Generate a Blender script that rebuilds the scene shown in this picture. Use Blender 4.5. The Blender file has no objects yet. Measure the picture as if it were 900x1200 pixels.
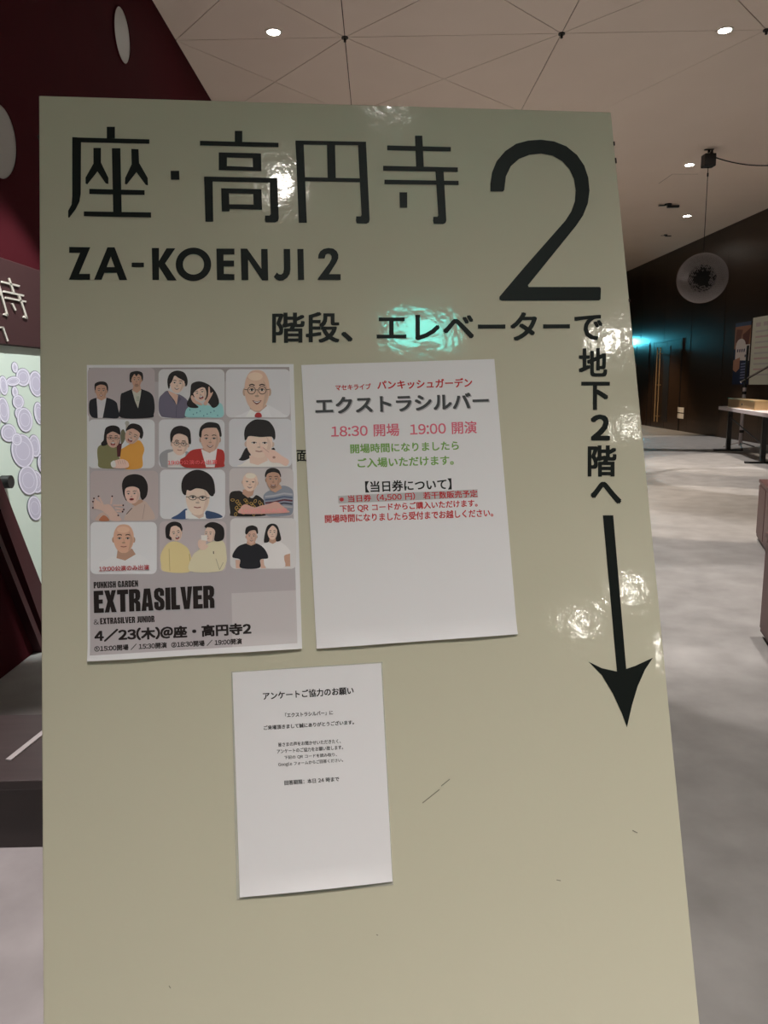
import bpy, bmesh, math, random
from mathutils import Vector, Matrix
from mathutils.geometry import tessellate_polygon
random.seed(7)
S = bpy.context.scene
COL = S.collection
PI = math.pi

# ---------------------------------------------------------------- camera
CAM_H = 1.5
F_PX = 850.0
# rows: world X, Y, Z written in camera axes (x right, y down, z forward)
MX = Matrix(((0.9997705, -0.02094221, 0.00451308),
             (-0.00810808, -0.17490282, 0.98455232),
             (-0.01982935, -0.98436295, -0.17503248)))
cam_d = bpy.data.cameras.new('camera')
cam_d.sensor_fit = 'VERTICAL'; cam_d.sensor_height = 36.0; cam_d.sensor_width = 27.0
cam_d.lens = F_PX / 1200 * 36
cam_d.clip_start = 0.02; cam_d.clip_end = 200
cam = bpy.data.objects.new('camera', cam_d); COL.objects.link(cam)
R_ = MX @ Vector((1, 0, 0)); U_ = -(MX @ Vector((0, 1, 0))); B_ = -(MX @ Vector((0, 0, 1)))
mw = Matrix((R_, U_, B_)).transposed().to_4x4(); mw.translation = Vector((0, 0, CAM_H))
cam.matrix_world = mw
S.camera = cam

# ---------------------------------------------------------------- view / world
S.view_settings.view_transform = 'Standard'
S.view_settings.look = 'None'
S.view_settings.gamma = 1.0
S.view_settings.exposure = 0.84
S.view_settings.use_curve_mapping = False
world = bpy.data.worlds.new('world'); S.world = world; world.use_nodes = True
world.node_tree.nodes['Background'].inputs[0].default_value = (0.02, 0.018, 0.016, 1)
world.node_tree.nodes['Background'].inputs[1].default_value = 0.3

XL, XR, YB, YF, ZC = -2.03, 8.5, -10.0, 27.0, 5.05     # room: left, right, back, far, ceiling

# ceiling spots: x, y, watts, cone degrees, blend, colour, visible lens radius
WARM = (1.0, 0.86, 0.72); NEUT = (1.0, 0.93, 0.87); AMB = (1.0, 0.74, 0.50); PINK = (1.0, 0.88, 0.88)
SPOTS = [
    (-0.99, 8.15, 420, 90, 0.5, NEUT, 0.065),
    (3.69, 8.29, 500, 42, 0.12, WARM, 0.065),
    (5.37, 13.13, 600, 42, 0.12, NEUT, 0.07),
    (7.00, 17.10, 450, 44, 0.12, NEUT, 0.075),
    (6.50, 12.45, 500, 44, 0.3, WARM, 0.07),
    (5.75, 10.40, 470, 38, 0.12, NEUT, 0.07),
    (6.60, 21.60, 520, 70, 0.4, AMB, 0.07),
    (1.00, 18.00, 900, 90, 0.4, AMB, 0.07),
    (1.30, 11.60, 900, 90, 0.4, WARM, 0.07),  # added behind the board; its floor bounce lifts the ceiling
    (1.60, 6.10, 640, 60, 0.35, NEUT, 0.07),  # added out of view, more floor bounce for the ceiling
    (0.30, -2.20, 110, 92, 1.0, NEUT, 0.05),
    (0.87, -1.36, 780, 76, 1.0, NEUT, 0.06),
    (-1.25, 1.75, 700, 36, 0.5, PINK, 0.06),
    (2.60, 4.10, 300, 36, 0.15, NEUT, 0.06),
    (1.35, 2.30, 270, 38, 0.2, NEUT, 0.06),
    (3.55, -3.62, 240, 70, 0.7, WARM, 0.10),
    (3.85, -3.30, 130, 70, 0.7, WARM, 0.10),
    (0.6, -5.60, 120, 90, 0.8, NEUT, 0.07),
    (5.3, -0.50, 120, 80, 0.7, NEUT, 0.07),
    (6.2, 5.00, 330, 80, 0.5, WARM, 0.07),
    (4.67, -5.19, 160, 80, 0.7, WARM, 0.07),
]

# ---------------------------------------------------------------- helpers
def lin(c):
    c = c / 255.0
    return c / 12.92 if c <= 0.04045 else ((c + 0.055) / 1.055) ** 2.4
def rgb(r, g, b, k=1.0):
    return tuple(min(0.95, lin(x) * k) for x in (r, g, b))
def ray(px, py):
    return (MX @ Vector(((px - 450) / F_PX, (py - 600) / F_PX, 1.0)))
def on_floor(px, py):
    d = ray(px, py) * 1; d *= -CAM_H / d.z
    return Vector((d.x, d.y, 0))
def on_left(px, py, X=XL):
    d = ray(px, py); d *= X / d.x
    return Vector((X, d.y, d.z + CAM_H))
def on_depth(px, py, Y):
    d = ray(px, py); d *= Y / d.y
    return Vector((d.x, Y, d.z + CAM_H))

def mat(name, col, rough=0.6, metal=0.0, spec=0.5, emit=None, estr=0.0, bump=None, noise=None, alpha=None, attr=False, coat=0.0):
    m = bpy.data.materials.new(name); m.use_nodes = True
    nt = m.node_tree; p = nt.nodes['Principled BSDF']
    p.inputs['Base Color'].default_value = (*col[:3], 1)
    p.inputs['Roughness'].default_value = rough
    p.inputs['Metallic'].default_value = metal
    p.inputs['Specular IOR Level'].default_value = spec
    p.inputs['Coat Weight'].default_value = coat
    tc = nt.nodes.new('ShaderNodeTexCoord')
    if emit:
        p.inputs['Emission Color'].default_value = (*emit, 1); p.inputs['Emission Strength'].default_value = estr
    if attr:
        a = nt.nodes.new('ShaderNodeAttribute'); a.attribute_name = 'Col'
        nt.links.new(a.outputs['Color'], p.inputs['Base Color'])
    if noise:      # (scale, amount, colour2, detail[, stretch])
        n = nt.nodes.new('ShaderNodeTexNoise'); n.inputs['Scale'].default_value = noise[0]
        n.inputs['Detail'].default_value = noise[3] if len(noise) > 3 else 4
        src = tc.outputs['Object']
        if len(noise) > 4:
            mp = nt.nodes.new('ShaderNodeMapping'); mp.inputs['Scale'].default_value = noise[4]
            nt.links.new(src, mp.inputs['Vector']); src = mp.outputs[0]
        nt.links.new(src, n.inputs['Vector'])
        cr = nt.nodes.new('ShaderNodeValToRGB')
        cr.color_ramp.elements[0].position = 0.5 - noise[1]; cr.color_ramp.elements[1].position = 0.5 + noise[1]
        cr.color_ramp.elements[0].color = (*noise[2], 1); cr.color_ramp.elements[1].color = (*col[:3], 1)
        nt.links.new(n.outputs['Fac'], cr.inputs[0]); nt.links.new(cr.outputs[0], p.inputs['Base Color'])
    if bump:       # (scale, distance, strength, detail)
        n = nt.nodes.new('ShaderNodeTexNoise'); n.inputs['Scale'].default_value = bump[0]
        n.inputs['Detail'].default_value = bump[3] if len(bump) > 3 else 2
        nt.links.new(tc.outputs['Object'], n.inputs['Vector'])
        b = nt.nodes.new('ShaderNodeBump'); b.inputs['Distance'].default_value = bump[1]; b.inputs['Strength'].default_value = bump[2]
        nt.links.new(n.outputs['Fac'], b.inputs['Height']); nt.links.new(b.outputs[0], p.inputs['Normal'])
        if coat: nt.links.new(b.outputs[0], p.inputs['Coat Normal'])
    if alpha is not None:
        p.inputs['Alpha'].default_value = alpha
    return m

M = {}
M['board'] = mat('board_laminate', (0.60, 0.575, 0.45), rough=0.07, spec=0.5, bump=(50, 0.0018, 0.15, 3))
M['board_edge'] = mat('board_edge', (0.46, 0.43, 0.32), rough=0.5)
M['ink'] = mat('black_vinyl', (0.007, 0.010, 0.009), rough=0.45, spec=0.18)
M['scuff'] = mat('scuff_grey', (0.20, 0.19, 0.15), rough=0.7)
M['print'] = mat('printed_paper', (1, 1, 1), rough=0.5, spec=0.35, attr=True)
M['paper'] = mat('white_paper', (0.83, 0.82, 0.85), rough=0.55, spec=0.3, bump=(22, 0.0016, 0.35, 3))
M['pouch'] = mat('laminate_pouch', (0.74, 0.74, 0.66), rough=0.12, spec=0.6, alpha=0.45)
M['mural_print'] = mat('mural_print', (1, 1, 1), rough=0.35, spec=0.4, attr=True)
M['ceiling'] = mat('ceiling_plaster', (0.78, 0.70, 0.63), rough=0.8, noise=(1.3, 0.35, (0.74, 0.66, 0.59), 3))
M['seam'] = mat('dark_seam', (0.05, 0.04, 0.035), rough=0.9)
M['red_wall'] = mat('maroon_paint', (0.058, 0.007, 0.011), rough=0.8, spec=0.06, noise=(2.2, 0.3, (0.048, 0.006, 0.010), 3))
M['dark_wall'] = mat('dark_walnut_panel', (0.040, 0.024, 0.014), rough=0.3, spec=0.35, noise=(1.2, 0.3, (0.026, 0.015, 0.009), 6, (1, 1.2, 14)))
M['back_wall'] = mat('grey_brown_wall', (0.30, 0.27, 0.24), rough=0.7)
M['floor'] = mat('polished_concrete', (0.30, 0.29, 0.285), rough=0.38, spec=0.45, noise=(4.5, 0.2, (0.215, 0.207, 0.202), 13), bump=(14, 0.004, 0.15, 6))
M['bench'] = mat('dark_stained_wood', (0.055, 0.043, 0.042), rough=0.38, noise=(3, 0.3, (0.035, 0.028, 0.027), 5, (1, 12, 1)))
M['box'] = mat('reddish_brown_wood', (0.11, 0.05, 0.045), rough=0.45, noise=(3, 0.3, (0.08, 0.036, 0.033), 5, (1, 10, 1)))
M['pale_strip'] = mat('pale_metal_strip', (0.45, 0.43, 0.42), rough=0.35, metal=0.3)
M['header'] = mat('header_brown', (0.050, 0.022, 0.024), rough=0.5, spec=0.25)
M['maroon_trim'] = mat('maroon_trim', (0.055, 0.012, 0.016), rough=0.5, spec=0.25)
M['letter_metal'] = mat('brushed_pale_metal', (0.62, 0.57, 0.52), rough=0.35, metal=0.2)
M['porthole'] = mat('porthole_panel', (0.33, 0.33, 0.32), rough=0.4)
M['black'] = mat('black_metal', (0.012, 0.012, 0.013), rough=0.4)
M['chrome'] = mat('silver_metal', (0.62, 0.62, 0.64), rough=0.25, metal=0.9)
M['brass'] = mat('brass', (0.85, 0.60, 0.32), rough=0.35, metal=0.9)
M['white'] = mat('white_plastic', (0.75, 0.72, 0.66), rough=0.4)
M['rail'] = mat('pale_table_edge', (0.55, 0.50, 0.52), rough=0.35)
M['globe'] = mat('globe_gauze', (0.20, 0.18, 0.18), rough=0.7)
M['hatch'] = mat('hatch_line', (0.40, 0.36, 0.32), rough=0.9)
M['globe_core'] = mat('globe_core', (0.004, 0.004, 0.004), rough=0.9)
M['lens'] = mat('lamp_lens', (1, 1, 1), emit=(1.0, 0.95, 0.86), estr=60)
M['teal_dim'] = mat('added_sign_dim', (0.1, 0.5, 0.45), emit=(0.10, 0.7, 0.9), estr=1.2)  # glow of the added sign behind the board
M['exit_face'] = mat('exit_sign_face', (0.1, 0.5, 0.45), emit=(0.10, 0.85, 0.72), estr=14)

def link(name, me, m=None, parent=None, loc=None):
    o = bpy.data.objects.new(name, me); COL.objects.link(o)
    if m is not None and me is not None and len(me.materials) == 0:
        for q in (m if isinstance(m, (list, tuple)) else [m]): me.materials.append(q)
    if parent is not None: o.parent = parent
    if loc is not None: o.location = loc
    return o
def tag(o, label=None, cat=None, group=None, kind=None):
    if label: o['label'] = label
    if cat: o['category'] = cat
    if group: o['group'] = group
    if kind: o['kind'] = kind
    return o
def empty(name, loc=(0, 0, 0), rz=0.0):
    o = bpy.data.objects.new(name, None); COL.objects.link(o)
    o.location = loc; o.rotation_euler = (0, 0, rz); o.empty_display_size = 0.1
    return o
class MB:
    def __init__(s): s.bm = bmesh.new()
    def box(s, x0, x1, y0, y1, z0, z1, bevel=0.0, mt=None):
        r = bmesh.ops.create_cube(s.bm, size=1, matrix=(mt or Matrix()) @ Matrix.Translation(((x0+x1)/2, (y0+y1)/2, (z0+z1)/2)) @ Matrix.Diagonal((x1-x0, y1-y0, z1-z0, 1)))
        if bevel:
            es = list({e for v in r['verts'] for e in v.link_edges})
            bmesh.ops.bevel(s.bm, geom=es, offset=bevel, segments=2, affect='EDGES', profile=0.5)
        return s
    def cyl(s, a, b, r1, r2=None, seg=14, caps=True):
        a = Vector(a); b = Vector(b); d = b - a
        q = Vector((0, 0, 1)).rotation_difference(d.normalized()).to_matrix().to_4x4()
        bmesh.ops.create_cone(s.bm, cap_ends=caps, cap_tris=False, segments=seg, radius1=r1, radius2=r1 if r2 is None else r2,
                              depth=d.length, matrix=Matrix.Translation((a+b)/2) @ q)
        return s
    def prism(s, pts, vec):        # planar polygon (3D points) extruded by vec
        vec = Vector(vec)
        a = [s.bm.verts.new(p) for p in pts]; b = [s.bm.verts.new(Vector(p) + vec) for p in pts]
        s.bm.faces.new(a); s.bm.faces.new(b[::-1])
        for i in range(len(a)):
            j = (i+1) % len(a); s.bm.faces.new((a[j], a[i], b[i], b[j]))
        return s
    def ring(s, c, r_in, r_out, z0, z1, seg=28):
        vs = []
        for r, z in ((r_in, z0), (r_out, z0), (r_out, z1), (r_in, z1)):
            vs.append([s.bm.verts.new((c[0]+r*math.cos(2*PI*i/seg), c[1]+r*math.sin(2*PI*i/seg), z)) for i in range(seg)])
        for k in range(4):
            A, Bv = vs[k], vs[(k+1) % 4]
            for i in range(seg):
                j = (i+1) % seg; s.bm.faces.new((A[i], A[j], Bv[j], Bv[i]))
        return s
    def mesh(s, name, smooth=False):
        bmesh.ops.recalc_face_normals(s.bm, faces=s.bm.faces)
        me = bpy.data.meshes.new(name); s.bm.to_mesh(me); s.bm.free()
        if smooth:
            for p in me.polygons: p.use_smooth = True
            try: me.set_sharp_from_angle(angle=math.radians(35))
            except Exception: pass
        return me
    def build(s, name, m, parent=None, smooth=False, loc=None):
        return link(name, s.mesh(name, smooth), m, parent, loc)

def spline(pts, n=5):
    P = [Vector((p[0], p[1])) for p in pts]; out = []; L = len(P)
    for i in range(L):
        p0, p1, p2, p3 = P[i-1], P[i], P[(i+1) % L], P[(i+2) % L]
        for k in range(n):
            t = k / n
            q = 0.5*((2*p1) + (p2-p0)*t + (2*p0-5*p1+4*p2-p3)*t*t + (-p0+3*p1-3*p2+p3)*t**3)
            out.append((q.x, q.y))
    return out
def tube(pts, r, name, m, parent=None, seg=8):
    cu = bpy.data.curves.new(name, 'CURVE'); cu.dimensions = '3D'; cu.bevel_depth = r; cu.bevel_resolution = 2; cu.use_fill_caps = True
    sp = cu.splines.new('POLY'); sp.points.add(len(pts)-1)
    for i, p in enumerate(pts): sp.points[i].co = (*p, 1)
    o = bpy.data.objects.new(name, cu)
    me = bpy.data.meshes.new_from_object(o); me.name = name
    bpy.data.objects.remove(o); bpy.data.curves.remove(cu)
    me.materials.clear()
    for p in me.polygons: p.use_smooth = True
    return link(name, me, m, parent)

# ---------------------------------------------------------------- the room
flo = MB().box(XL-0.3, XR+0.3, YB-0.3, YF+0.3, -0.12, 0).build('floor', M['floor']); tag(flo, kind='structure')
cei = MB().box(XL-0.3, XR+0.3, YB-0.3, YF+0.3, ZC+0.012, ZC+0.2).build('ceiling', M['seam']); tag(cei, kind='structure')
# ceiling panels: 2.2 m squares cut by both diagonals, recessed joints; plain large sheets past the third row
GX = [XL, -0.27, 1.99, 4.13, 6.3, XR]; GY = [YB, -6.9, -4.7, -2.5, -0.3, 1.9, 4.0, 6.1, 8.3, 10.5]
def shrink(tri, g):
    out = []; n = len(tri)
    for i in range(n):
        p = tri[i]; a = (tri[i-1]-p).normalized(); b = (tri[(i+1) % n]-p).normalized()
        s = (a+b).normalized(); ang = math.acos(max(-1, min(1, a.dot(b))))/2
        out.append(p + s*(g/math.sin(ang)))
    return out
def ceil_panel(pts, g=0.0045):
    q = shrink([Vector((p[0], p[1], 0)) for p in pts], g)
    b = MB(); b.prism([Vector((p.x, p.y, ZC)) for p in q], (0, 0, 0.011)); b.build('ceiling_panel', M['ceiling'], cei)
for i in range(len(GX)-1):
    for j in range(len(GY)-1):
        a, b, c, d = (GX[i], GY[j]), (GX[i+1], GY[j]), (GX[i+1], GY[j+1]), (GX[i], GY[j+1])
        m_ = ((GX[i]+GX[i+1])/2, (GY[j]+GY[j+1])/2)
        if i >= 2 and j == len(GY)-2:
            if i == 2: ceil_panel((a, b, (3.10, 10.5), d))
            continue
        for t in ((a, b, m_), (b, c, m_), (c, d, m_), (d, a, m_)): ceil_panel(t)
ceil_panel(((4.13, 8.3), (XR, 8.3), (XR, YF), (XL, YF), (XL, 10.5), (3.10, 10.5)), 0.003)
for i in (1, 2, 3):
    x, y = GX[i], 8.3
    b = MB(); b.ring((x, y), 0.014, 0.035, ZC-0.012, ZC+0.002, 16); b.cyl((x, y, ZC-0.045), (x, y, ZC+0.004), 0.014, 0.01, 10)
    b.build('ceiling_eyelet', M['black'], cei, True)
# access hatch outline and vent on the far ceiling
for a_, b_ in (((772, 215), (788, 204)), ((788, 204), (818, 204))):
    def onc(px, py):
        d = ray(px, py); d *= (ZC-CAM_H)/d.z; return Vector((d.x, d.y, ZC))
    A, B2 = onc(*a_), onc(*b_); dd = (B2-A).normalized(); nn = Vector((-dd.y, dd.x, 0))*0.008
    MB().prism([A-nn, B2-nn, B2+nn, A+nn], (0, 0, -0.002)).build('hatch_joint', M['hatch'], cei)

wl = MB().box(XL-0.2, XL, YB, YF, 0, ZC).build('wall_left', M['red_wall']); tag(wl, kind='structure')
wr = MB().box(XR, XR+0.2, YB, YF, 0, ZC).build('wall_right', M['dark_wall']); tag(wr, kind='structure')
wf = MB().box(XL, XR, YF, YF+0.2, 0, ZC).build('wall_far', M['dark_wall']); tag(wf, kind='structure')
wb = MB().box(XL, XR, YB-0.2, YB, 0, ZC).build('wall_back', M['back_wall']); tag(wb, kind='structure')
# shallow joints between the dark wall panels
for k in range(13):
    y = 3.0 + 1.9*k
    MB().box(XR-0.002, XR+0.001, y, y+0.006, 0, ZC).build('panel_joint', M['black'], wr)

# ---------------------------------------------------------------- ceiling spots
def downlight(x, y, watts, cone, blend, col, r, label):
    root = empty('ceiling_downlight', (x, y, ZC)); tag(root, label, 'light', 'recessed ceiling spots')
    MB().ring((0, 0), r, r+0.022, -0.008, 0.006).build('trim_ring', M['white'], root, True)
    MB().cyl((0, 0, -0.003), (0, 0, 0.0), r*0.97, seg=24).build('lens', M['lens'], root, True)
    l = bpy.data.lights.new('spot', 'SPOT'); l.energy = watts; l.spot_size = math.radians(cone); l.spot_blend = blend
    l.color = col; l.shadow_soft_size = 0.05
    o = bpy.data.objects.new('lamp_beam', l); COL.objects.link(o); o.parent = root; o.location = (0, 0, -0.03)
    return root
spot_names = ['bright ceiling spot in the upper left, nearest the maroon wall', 'bright ceiling spot in the upper right corner, on a seam line',
              'small ceiling spot just left of the black cable box', 'small ceiling spot below the black cable box, nearest the far wall',
              'ceiling spot beyond the right edge glowing on the ceiling']
for i, (x, y, w, c, b, col, r) in enumerate(SPOTS):
    downlight(x, y, w, c, b, col, r, spot_names[i] if i < 5 else 'recessed ceiling spot out of view, one of a set partly added to brighten the room')

# unseen spot added to brighten the mural
ts = empty('mural_fill_spot', (-0.55, 3.2, ZC)); tag(ts, 'added black spot on the ceiling, out of view, brightening the mural', 'light')
MB().cyl((0, 0, -0.16), (0, 0, 0), 0.012, seg=8).build('stem', M['black'], ts)
tdir = (Vector((XL, 4.7, 0.75))-Vector((-0.55, 3.2, ZC-0.2))).normalized()
MB().cyl(Vector((0, 0, -0.2))-tdir*0.08, Vector((0, 0, -0.2))+tdir*0.08, 0.05, seg=16).build('lamp_head', M['black'], ts, True)
l = bpy.data.lights.new('spot', 'SPOT'); l.energy = 680; l.spot_size = math.radians(25); l.spot_blend = 0.3; l.color = (0.95, 1.0, 0.95); l.shadow_soft_size = 0.04
o = bpy.data.objects.new('lamp_beam', l); COL.objects.link(o); o.parent = ts; o.location = Vector((0, 0, -0.2))+tdir*0.1; o.rotation_euler = tdir.to_track_quat('-Z', 'Y').to_euler()

# ---------------------------------------------------------------- things on the left wall
def wall_ellipse(cx, cy, rx, ry, rot, n=40):
    out = []
    for i in range(n):
        a = 2*PI*i/n; x = rx*math.cos(a); y = ry*math.sin(a)
        out.append(on_left(cx + x*math.cos(rot) - y*math.sin(rot), cy + x*math.sin(rot) + y*math.cos(rot)))
    return out
for (cx, cy, rx, ry, rot, lb) in ((142, 41, 8.5, 34, -0.13, 'narrow pale oval porthole high on the maroon wall, near the ceiling'),
                                  (-3, 165, 20, 45, -0.14, 'large pale oval porthole cut by the left edge, on the maroon wall')):
    pts = wall_ellipse(cx, cy, rx, ry, rot)
    c = sum(pts, Vector())/len(pts)
    root = empty('porthole', (XL, c.y, c.z)); tag(root, lb, 'porthole', 'oval portholes')
    L = [p-root.location for p in pts]
    b = MB(); b.prism(L, (0.006, 0, 0)); b.build('pane', M['porthole'], root)
    bm = MB(); o_ = [Vector((0, p.y*1.06, p.z*1.03)) for p in L]; n = len(L)
    va = [bm.bm.verts.new(p) for p in L]; vb = [bm.bm.verts.new(p) for p in o_]
    vc = [bm.bm.verts.new(p+Vector((0.012, 0, 0))) for p in L]; vd = [bm.bm.verts.new(p+Vector((0.012, 0, 0))) for p in o_]
    for i in range(n):
        j = (i+1) % n
        bm.bm.faces.new((va[i], va[j], vc[j], vc[i])); bm.bm.faces.new((vc[i], vc[j], vd[j], vd[i])); bm.bm.faces.new((vd[i], vd[j], vb[j], vb[i]))
    bm.build('rim', M['red_wall'], root)

# brown header sign with raised metal characters
hz0, hz1 = 1.745, 2.20
hd = empty('wall_sign', (XL, 4.4, hz0)); tag(hd, 'dark brown header sign with pale raised metal characters on the maroon wall', 'sign')
MB().box(0.0, 0.035, -1.6, 1.9, 0.0, hz1-hz0, 0.004).build('header_panel', M['header'], hd)
def stroke(pts, w, name='raised_letter'):
    b = MB(); X = XL + 0.036
    for k in range(len(pts)-1):
        a = Vector(pts[k]); c = Vector(pts[k+1]); d = (c-a).normalized(); nrm = Vector((-d.y, d.x))*w/2
        q = [a-nrm-d*w*0.2, c-nrm+d*w*0.2, c+nrm+d*w*0.2, a+nrm-d*w*0.2]
        b.prism([on_left(p.x/10, 300+p.y/10, X)-hd.location for p in q], (0.007, 0, 0))
    return b
def strokes(lst, w):
    b = MB(); X = XL + 0.036
    for pts in lst:
        for k in range(len(pts)-1):
            a = Vector(pts[k]); c = Vector(pts[k+1]); d = (c-a).normalized(); nrm = Vector((-d.y, d.x))*w/2
            q = [a-nrm-d*w*0.2, c-nrm+d*w*0.2, c+nrm+d*w*0.2, a+nrm-d*w*0.2]
            b.prism([on_left(p.x/10, 300+p.y/10, X)-hd.location for p in q], (0.007, 0, 0))
    b.build('raised_character', M['letter_metal'], hd)
strokes([[(95, 265), (152, 432)], [(15, 303), (213, 352)], [(38, 415), (265, 465)], [(60, 488), (290, 535)],
         [(135, 560), (170, 635)], [(212, 462), (305, 730), (270, 712)]], 20)
strokes([[(-150, 250), (-45, 280), (75, 695), (40, 682)], [(-150, 250), (-60, 640)], [(-95, 430), (-10, 455)], [(-98, 265), (-50, 440)]], 20)
strokes([[(-30, 960), (-55, 840), (22, 835), (78, 995)]], 18)

# mural of overlapping ovals, with a sloping lower edge
class Print:
    """flat coloured shapes stacked in thin layers; each item is one mesh with a colour attribute"""
    def __init__(s, place, step=1.2e-5, z0=0.0, k=1.0):
        s.v = []; s.f = []; s.c = []; s.place = place; s.z = z0; s.step = step; s.k = k
    def soft(s, c):
        if s.k < 1.5: return c
        g = 0.3*c[0]+0.59*c[1]+0.11*c[2]
        return tuple(g+(x-g)*0.78 for x in c)
    def poly(s, pts, c, holes=None, sub=None):
        s.z += s.step; c = rgb(*s.soft(c), k=s.k); loops = [[Vector((p[0], p[1], 0)) for p in pts]] + [[Vector((p[0], p[1], 0)) for p in h] for h in (holes or [])]
        tris = tessellate_polygon(loops); base = len(s.v)
        for L in loops:
            for p in L: s.v.append(s.place(p.x, p.y, s.z))
        for t in tris:
            s.f.append([base+i for i in t]); s.c.append(c)
    def sp(s, pts, c, n=5): s.poly(spline(pts, n), c)
    def ell(s, cx, cy, rx, ry, c, rot=0.0, n=22, pw=1.0):
        pts = []
        for i in range(n):
            a = 2*PI*i/n; x = math.copysign(abs(math.cos(a))**pw, math.cos(a))*rx; y = math.copysign(abs(math.sin(a))**pw, math.sin(a))*ry
            pts.append((cx+x*math.cos(rot)-y*math.sin(rot), cy+x*math.sin(rot)+y*math.cos(rot)))
        s.poly(pts, c)
    def ringe(s, cx, cy, rx, ry, t, c, rot=0.0, n=20):
        def L(a_, b_): return [(cx+a_*math.cos(2*PI*i/n)*math.cos(rot)-b_*math.sin(2*PI*i/n)*math.sin(rot), cy+a_*math.cos(2*PI*i/n)*math.sin(rot)+b_*math.sin(2*PI*i/n)*math.cos(rot)) for i in range(n)]
        s.poly(L(rx, ry), c, [L(rx-t, ry-t)])
    def line(s, pts, w, c):
        for k in range(len(pts)-1):
            a = Vector(pts[k]); b = Vector(pts[k+1]); d = (b-a)
            if d.length < 1e-6: continue
            d.normalize(); n_ = Vector((-d.y, d.x))*w/2
            s.poly([a-n_, b-n_, b+n_, a+n_], c)
    def rrect(s, x0, y0, x1, y1, r, c, mx=lambda x, y: (x, y)):
        pts = []
        for (cx, cy, a0) in ((x1-r, y0+r, -90), (x1-r, y1-r, 0), (x0+r, y1-r, 90), (x0+r, y0+r, 180)):
            for k in range(6):
                a = math.radians(a0+18*k); pts.append(mx(cx+r*math.cos(a), cy+r*math.sin(a)))
        s.poly(pts, c)
    def build(s, name, m, parent):
        me = bpy.data.meshes.new(name); me.from_pydata(s.v, [], s.f)
        at = me.color_attributes.new('Col', 'FLOAT_COLOR', 'CORNER'); i = 0
        for p, c in zip(me.polygons, s.c):
            for li in p.loop_indices: at.data[li].color = (*c, 1)
        return link(name, me, m, parent)

mu = empty('mural', (XL, 4.4, 0.05)); tag(mu, 'pale green mural of overlapping lilac ovals on the left wall', 'mural')
MB().prism([Vector((0, y-4.4, z-0.05)) for y, z in ((3.40, 1.742), (6.4, 1.742), (6.4, 0.06), (4.22, 0.06))], (0.012, 0, 0)).build('mural_panel', mat('mural_green', (0.62, 0.70, 0.64), rough=0.35), mu)
def wallplace(x, y, z):
    p = on_left(x/2.61, 400+y/2.61, XL+0.0125)
    return (p.x-mu.location.x+z*4, p.y-mu.location.y, p.z-mu.location.z)
mp = Print(wallplace, k=1.25)
OV = [(45, 80, 10, 17), (110, 130, 22, 40), (70, 110, 22, 28), (40, 122, 22, 15), (10, 135, 14, 30), (10, 210, 18, 40), (118, 220, 15, 35), (45, 155, 10, 18), (55, 185, 18, 22), (60, 220, 16, 20),
      (75, 240, 24, 38), (25, 280, 24, 28), (105, 320, 18, 35), (68, 335, 35, 52), (50, 300, 17, 20), (110, 430, 20, 35), (85, 425, 30, 45), (105, 510, 22, 38), (-30, 160, 30, 30), (-25, 240, 25, 35), (128, 375, 15, 30)]
for (cx, cy, rx, ry) in OV: mp.ell(cx, cy, rx+1.1, ry+1.1, (84, 94, 96), -0.15, 32)
for (cx, cy, rx, ry) in OV:
    mp.ell(cx, cy, rx, ry, (176, 170, 190), -0.15, 32); mp.ringe(cx, cy, rx-2, ry-2, 3.0, (212, 208, 222), -0.15, 28)
    mp.ringe(cx, cy, rx*.62, ry*.55, 1.6, (200, 196, 212), -0.15, 24)
for y in (760, 775, 790): mp.line([(108, y), (118, y+6)], 2.5, (60, 70, 66))
mp.build('printed_ovals', M['mural_print'], mu)
# dark sloping skirt under the mural
sk = MB(); P = lambda y, z: Vector((XL, y, z))
sk.prism([P(3.36, 1.74), P(3.42, 1.74), P(4.24, 0.05), P(4.24, 0.0), P(4.10, 0.0)], (0.06, 0, 0))
sk.build('trim_1', M['maroon_trim']); tag(bpy.data.objects['trim_1'], kind='structure')
sk = MB(); sk.prism([P(3.22, 1.74), P(3.25, 1.74), P(4.07, 0.0), P(4.02, 0.0)], (0.05, 0, 0)); sk.build('trim_2', M['maroon_trim']); tag(bpy.data.objects['trim_2'], kind='structure')
kn = MB().cyl((XL+0.012, 3.86, 1.02), (XL+0.06, 3.86, 1.02), 0.035, seg=20).build('knob', M['black'], None, True)
kn.parent = mu; kn.location = -mu.location; tag(kn, 'small round black knob')

# low dark bench beside the board, lower left
bn = empty('low_bench', (-1.58, 2.48, 0)); tag(bn, 'low dark wooden bench on the floor in front of the maroon wall', 'bench')
MB().box(-0.42, 0.72, -0.30, 0.19, 0.215, 0.25, 0.004).build('top', M['bench'], bn)
MB().box(-0.40, 0.70, -0.285, -0.255, 0.0, 0.214).build('front_board', M['bench'], bn)
MB().box(-0.40, 0.70, 0.15, 0.18, 0.0, 0.214).build('rear_board', M['bench'], bn)
MB().box(-0.40, -0.37, -0.254, 0.149, 0.0, 0.214).build('side_board', M['bench'], bn)
MB().box(0.67, 0.70, -0.254, 0.149, 0.0, 0.214).build('side_board', M['bench'], bn)
def on_z(px, py, z):
    d = ray(px, py); d *= (z-CAM_H)/d.z; return Vector((d.x, d.y, 0))
A, B2 = on_z(10, 892, 0.25), on_z(60, 852, 0.25); dd = (B2-A).normalized(); nn = Vector((-dd.y, dd.x, 0))*0.011; o_ = Vector((bn.location.x, bn.location.y, -0.2505))
st = MB().prism([A-nn-o_, B2-nn-o_, B2+nn-o_, A+nn-o_], (0, 0, 0.006)); st.build('metal_strip', M['pale_strip'], bn)

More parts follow.
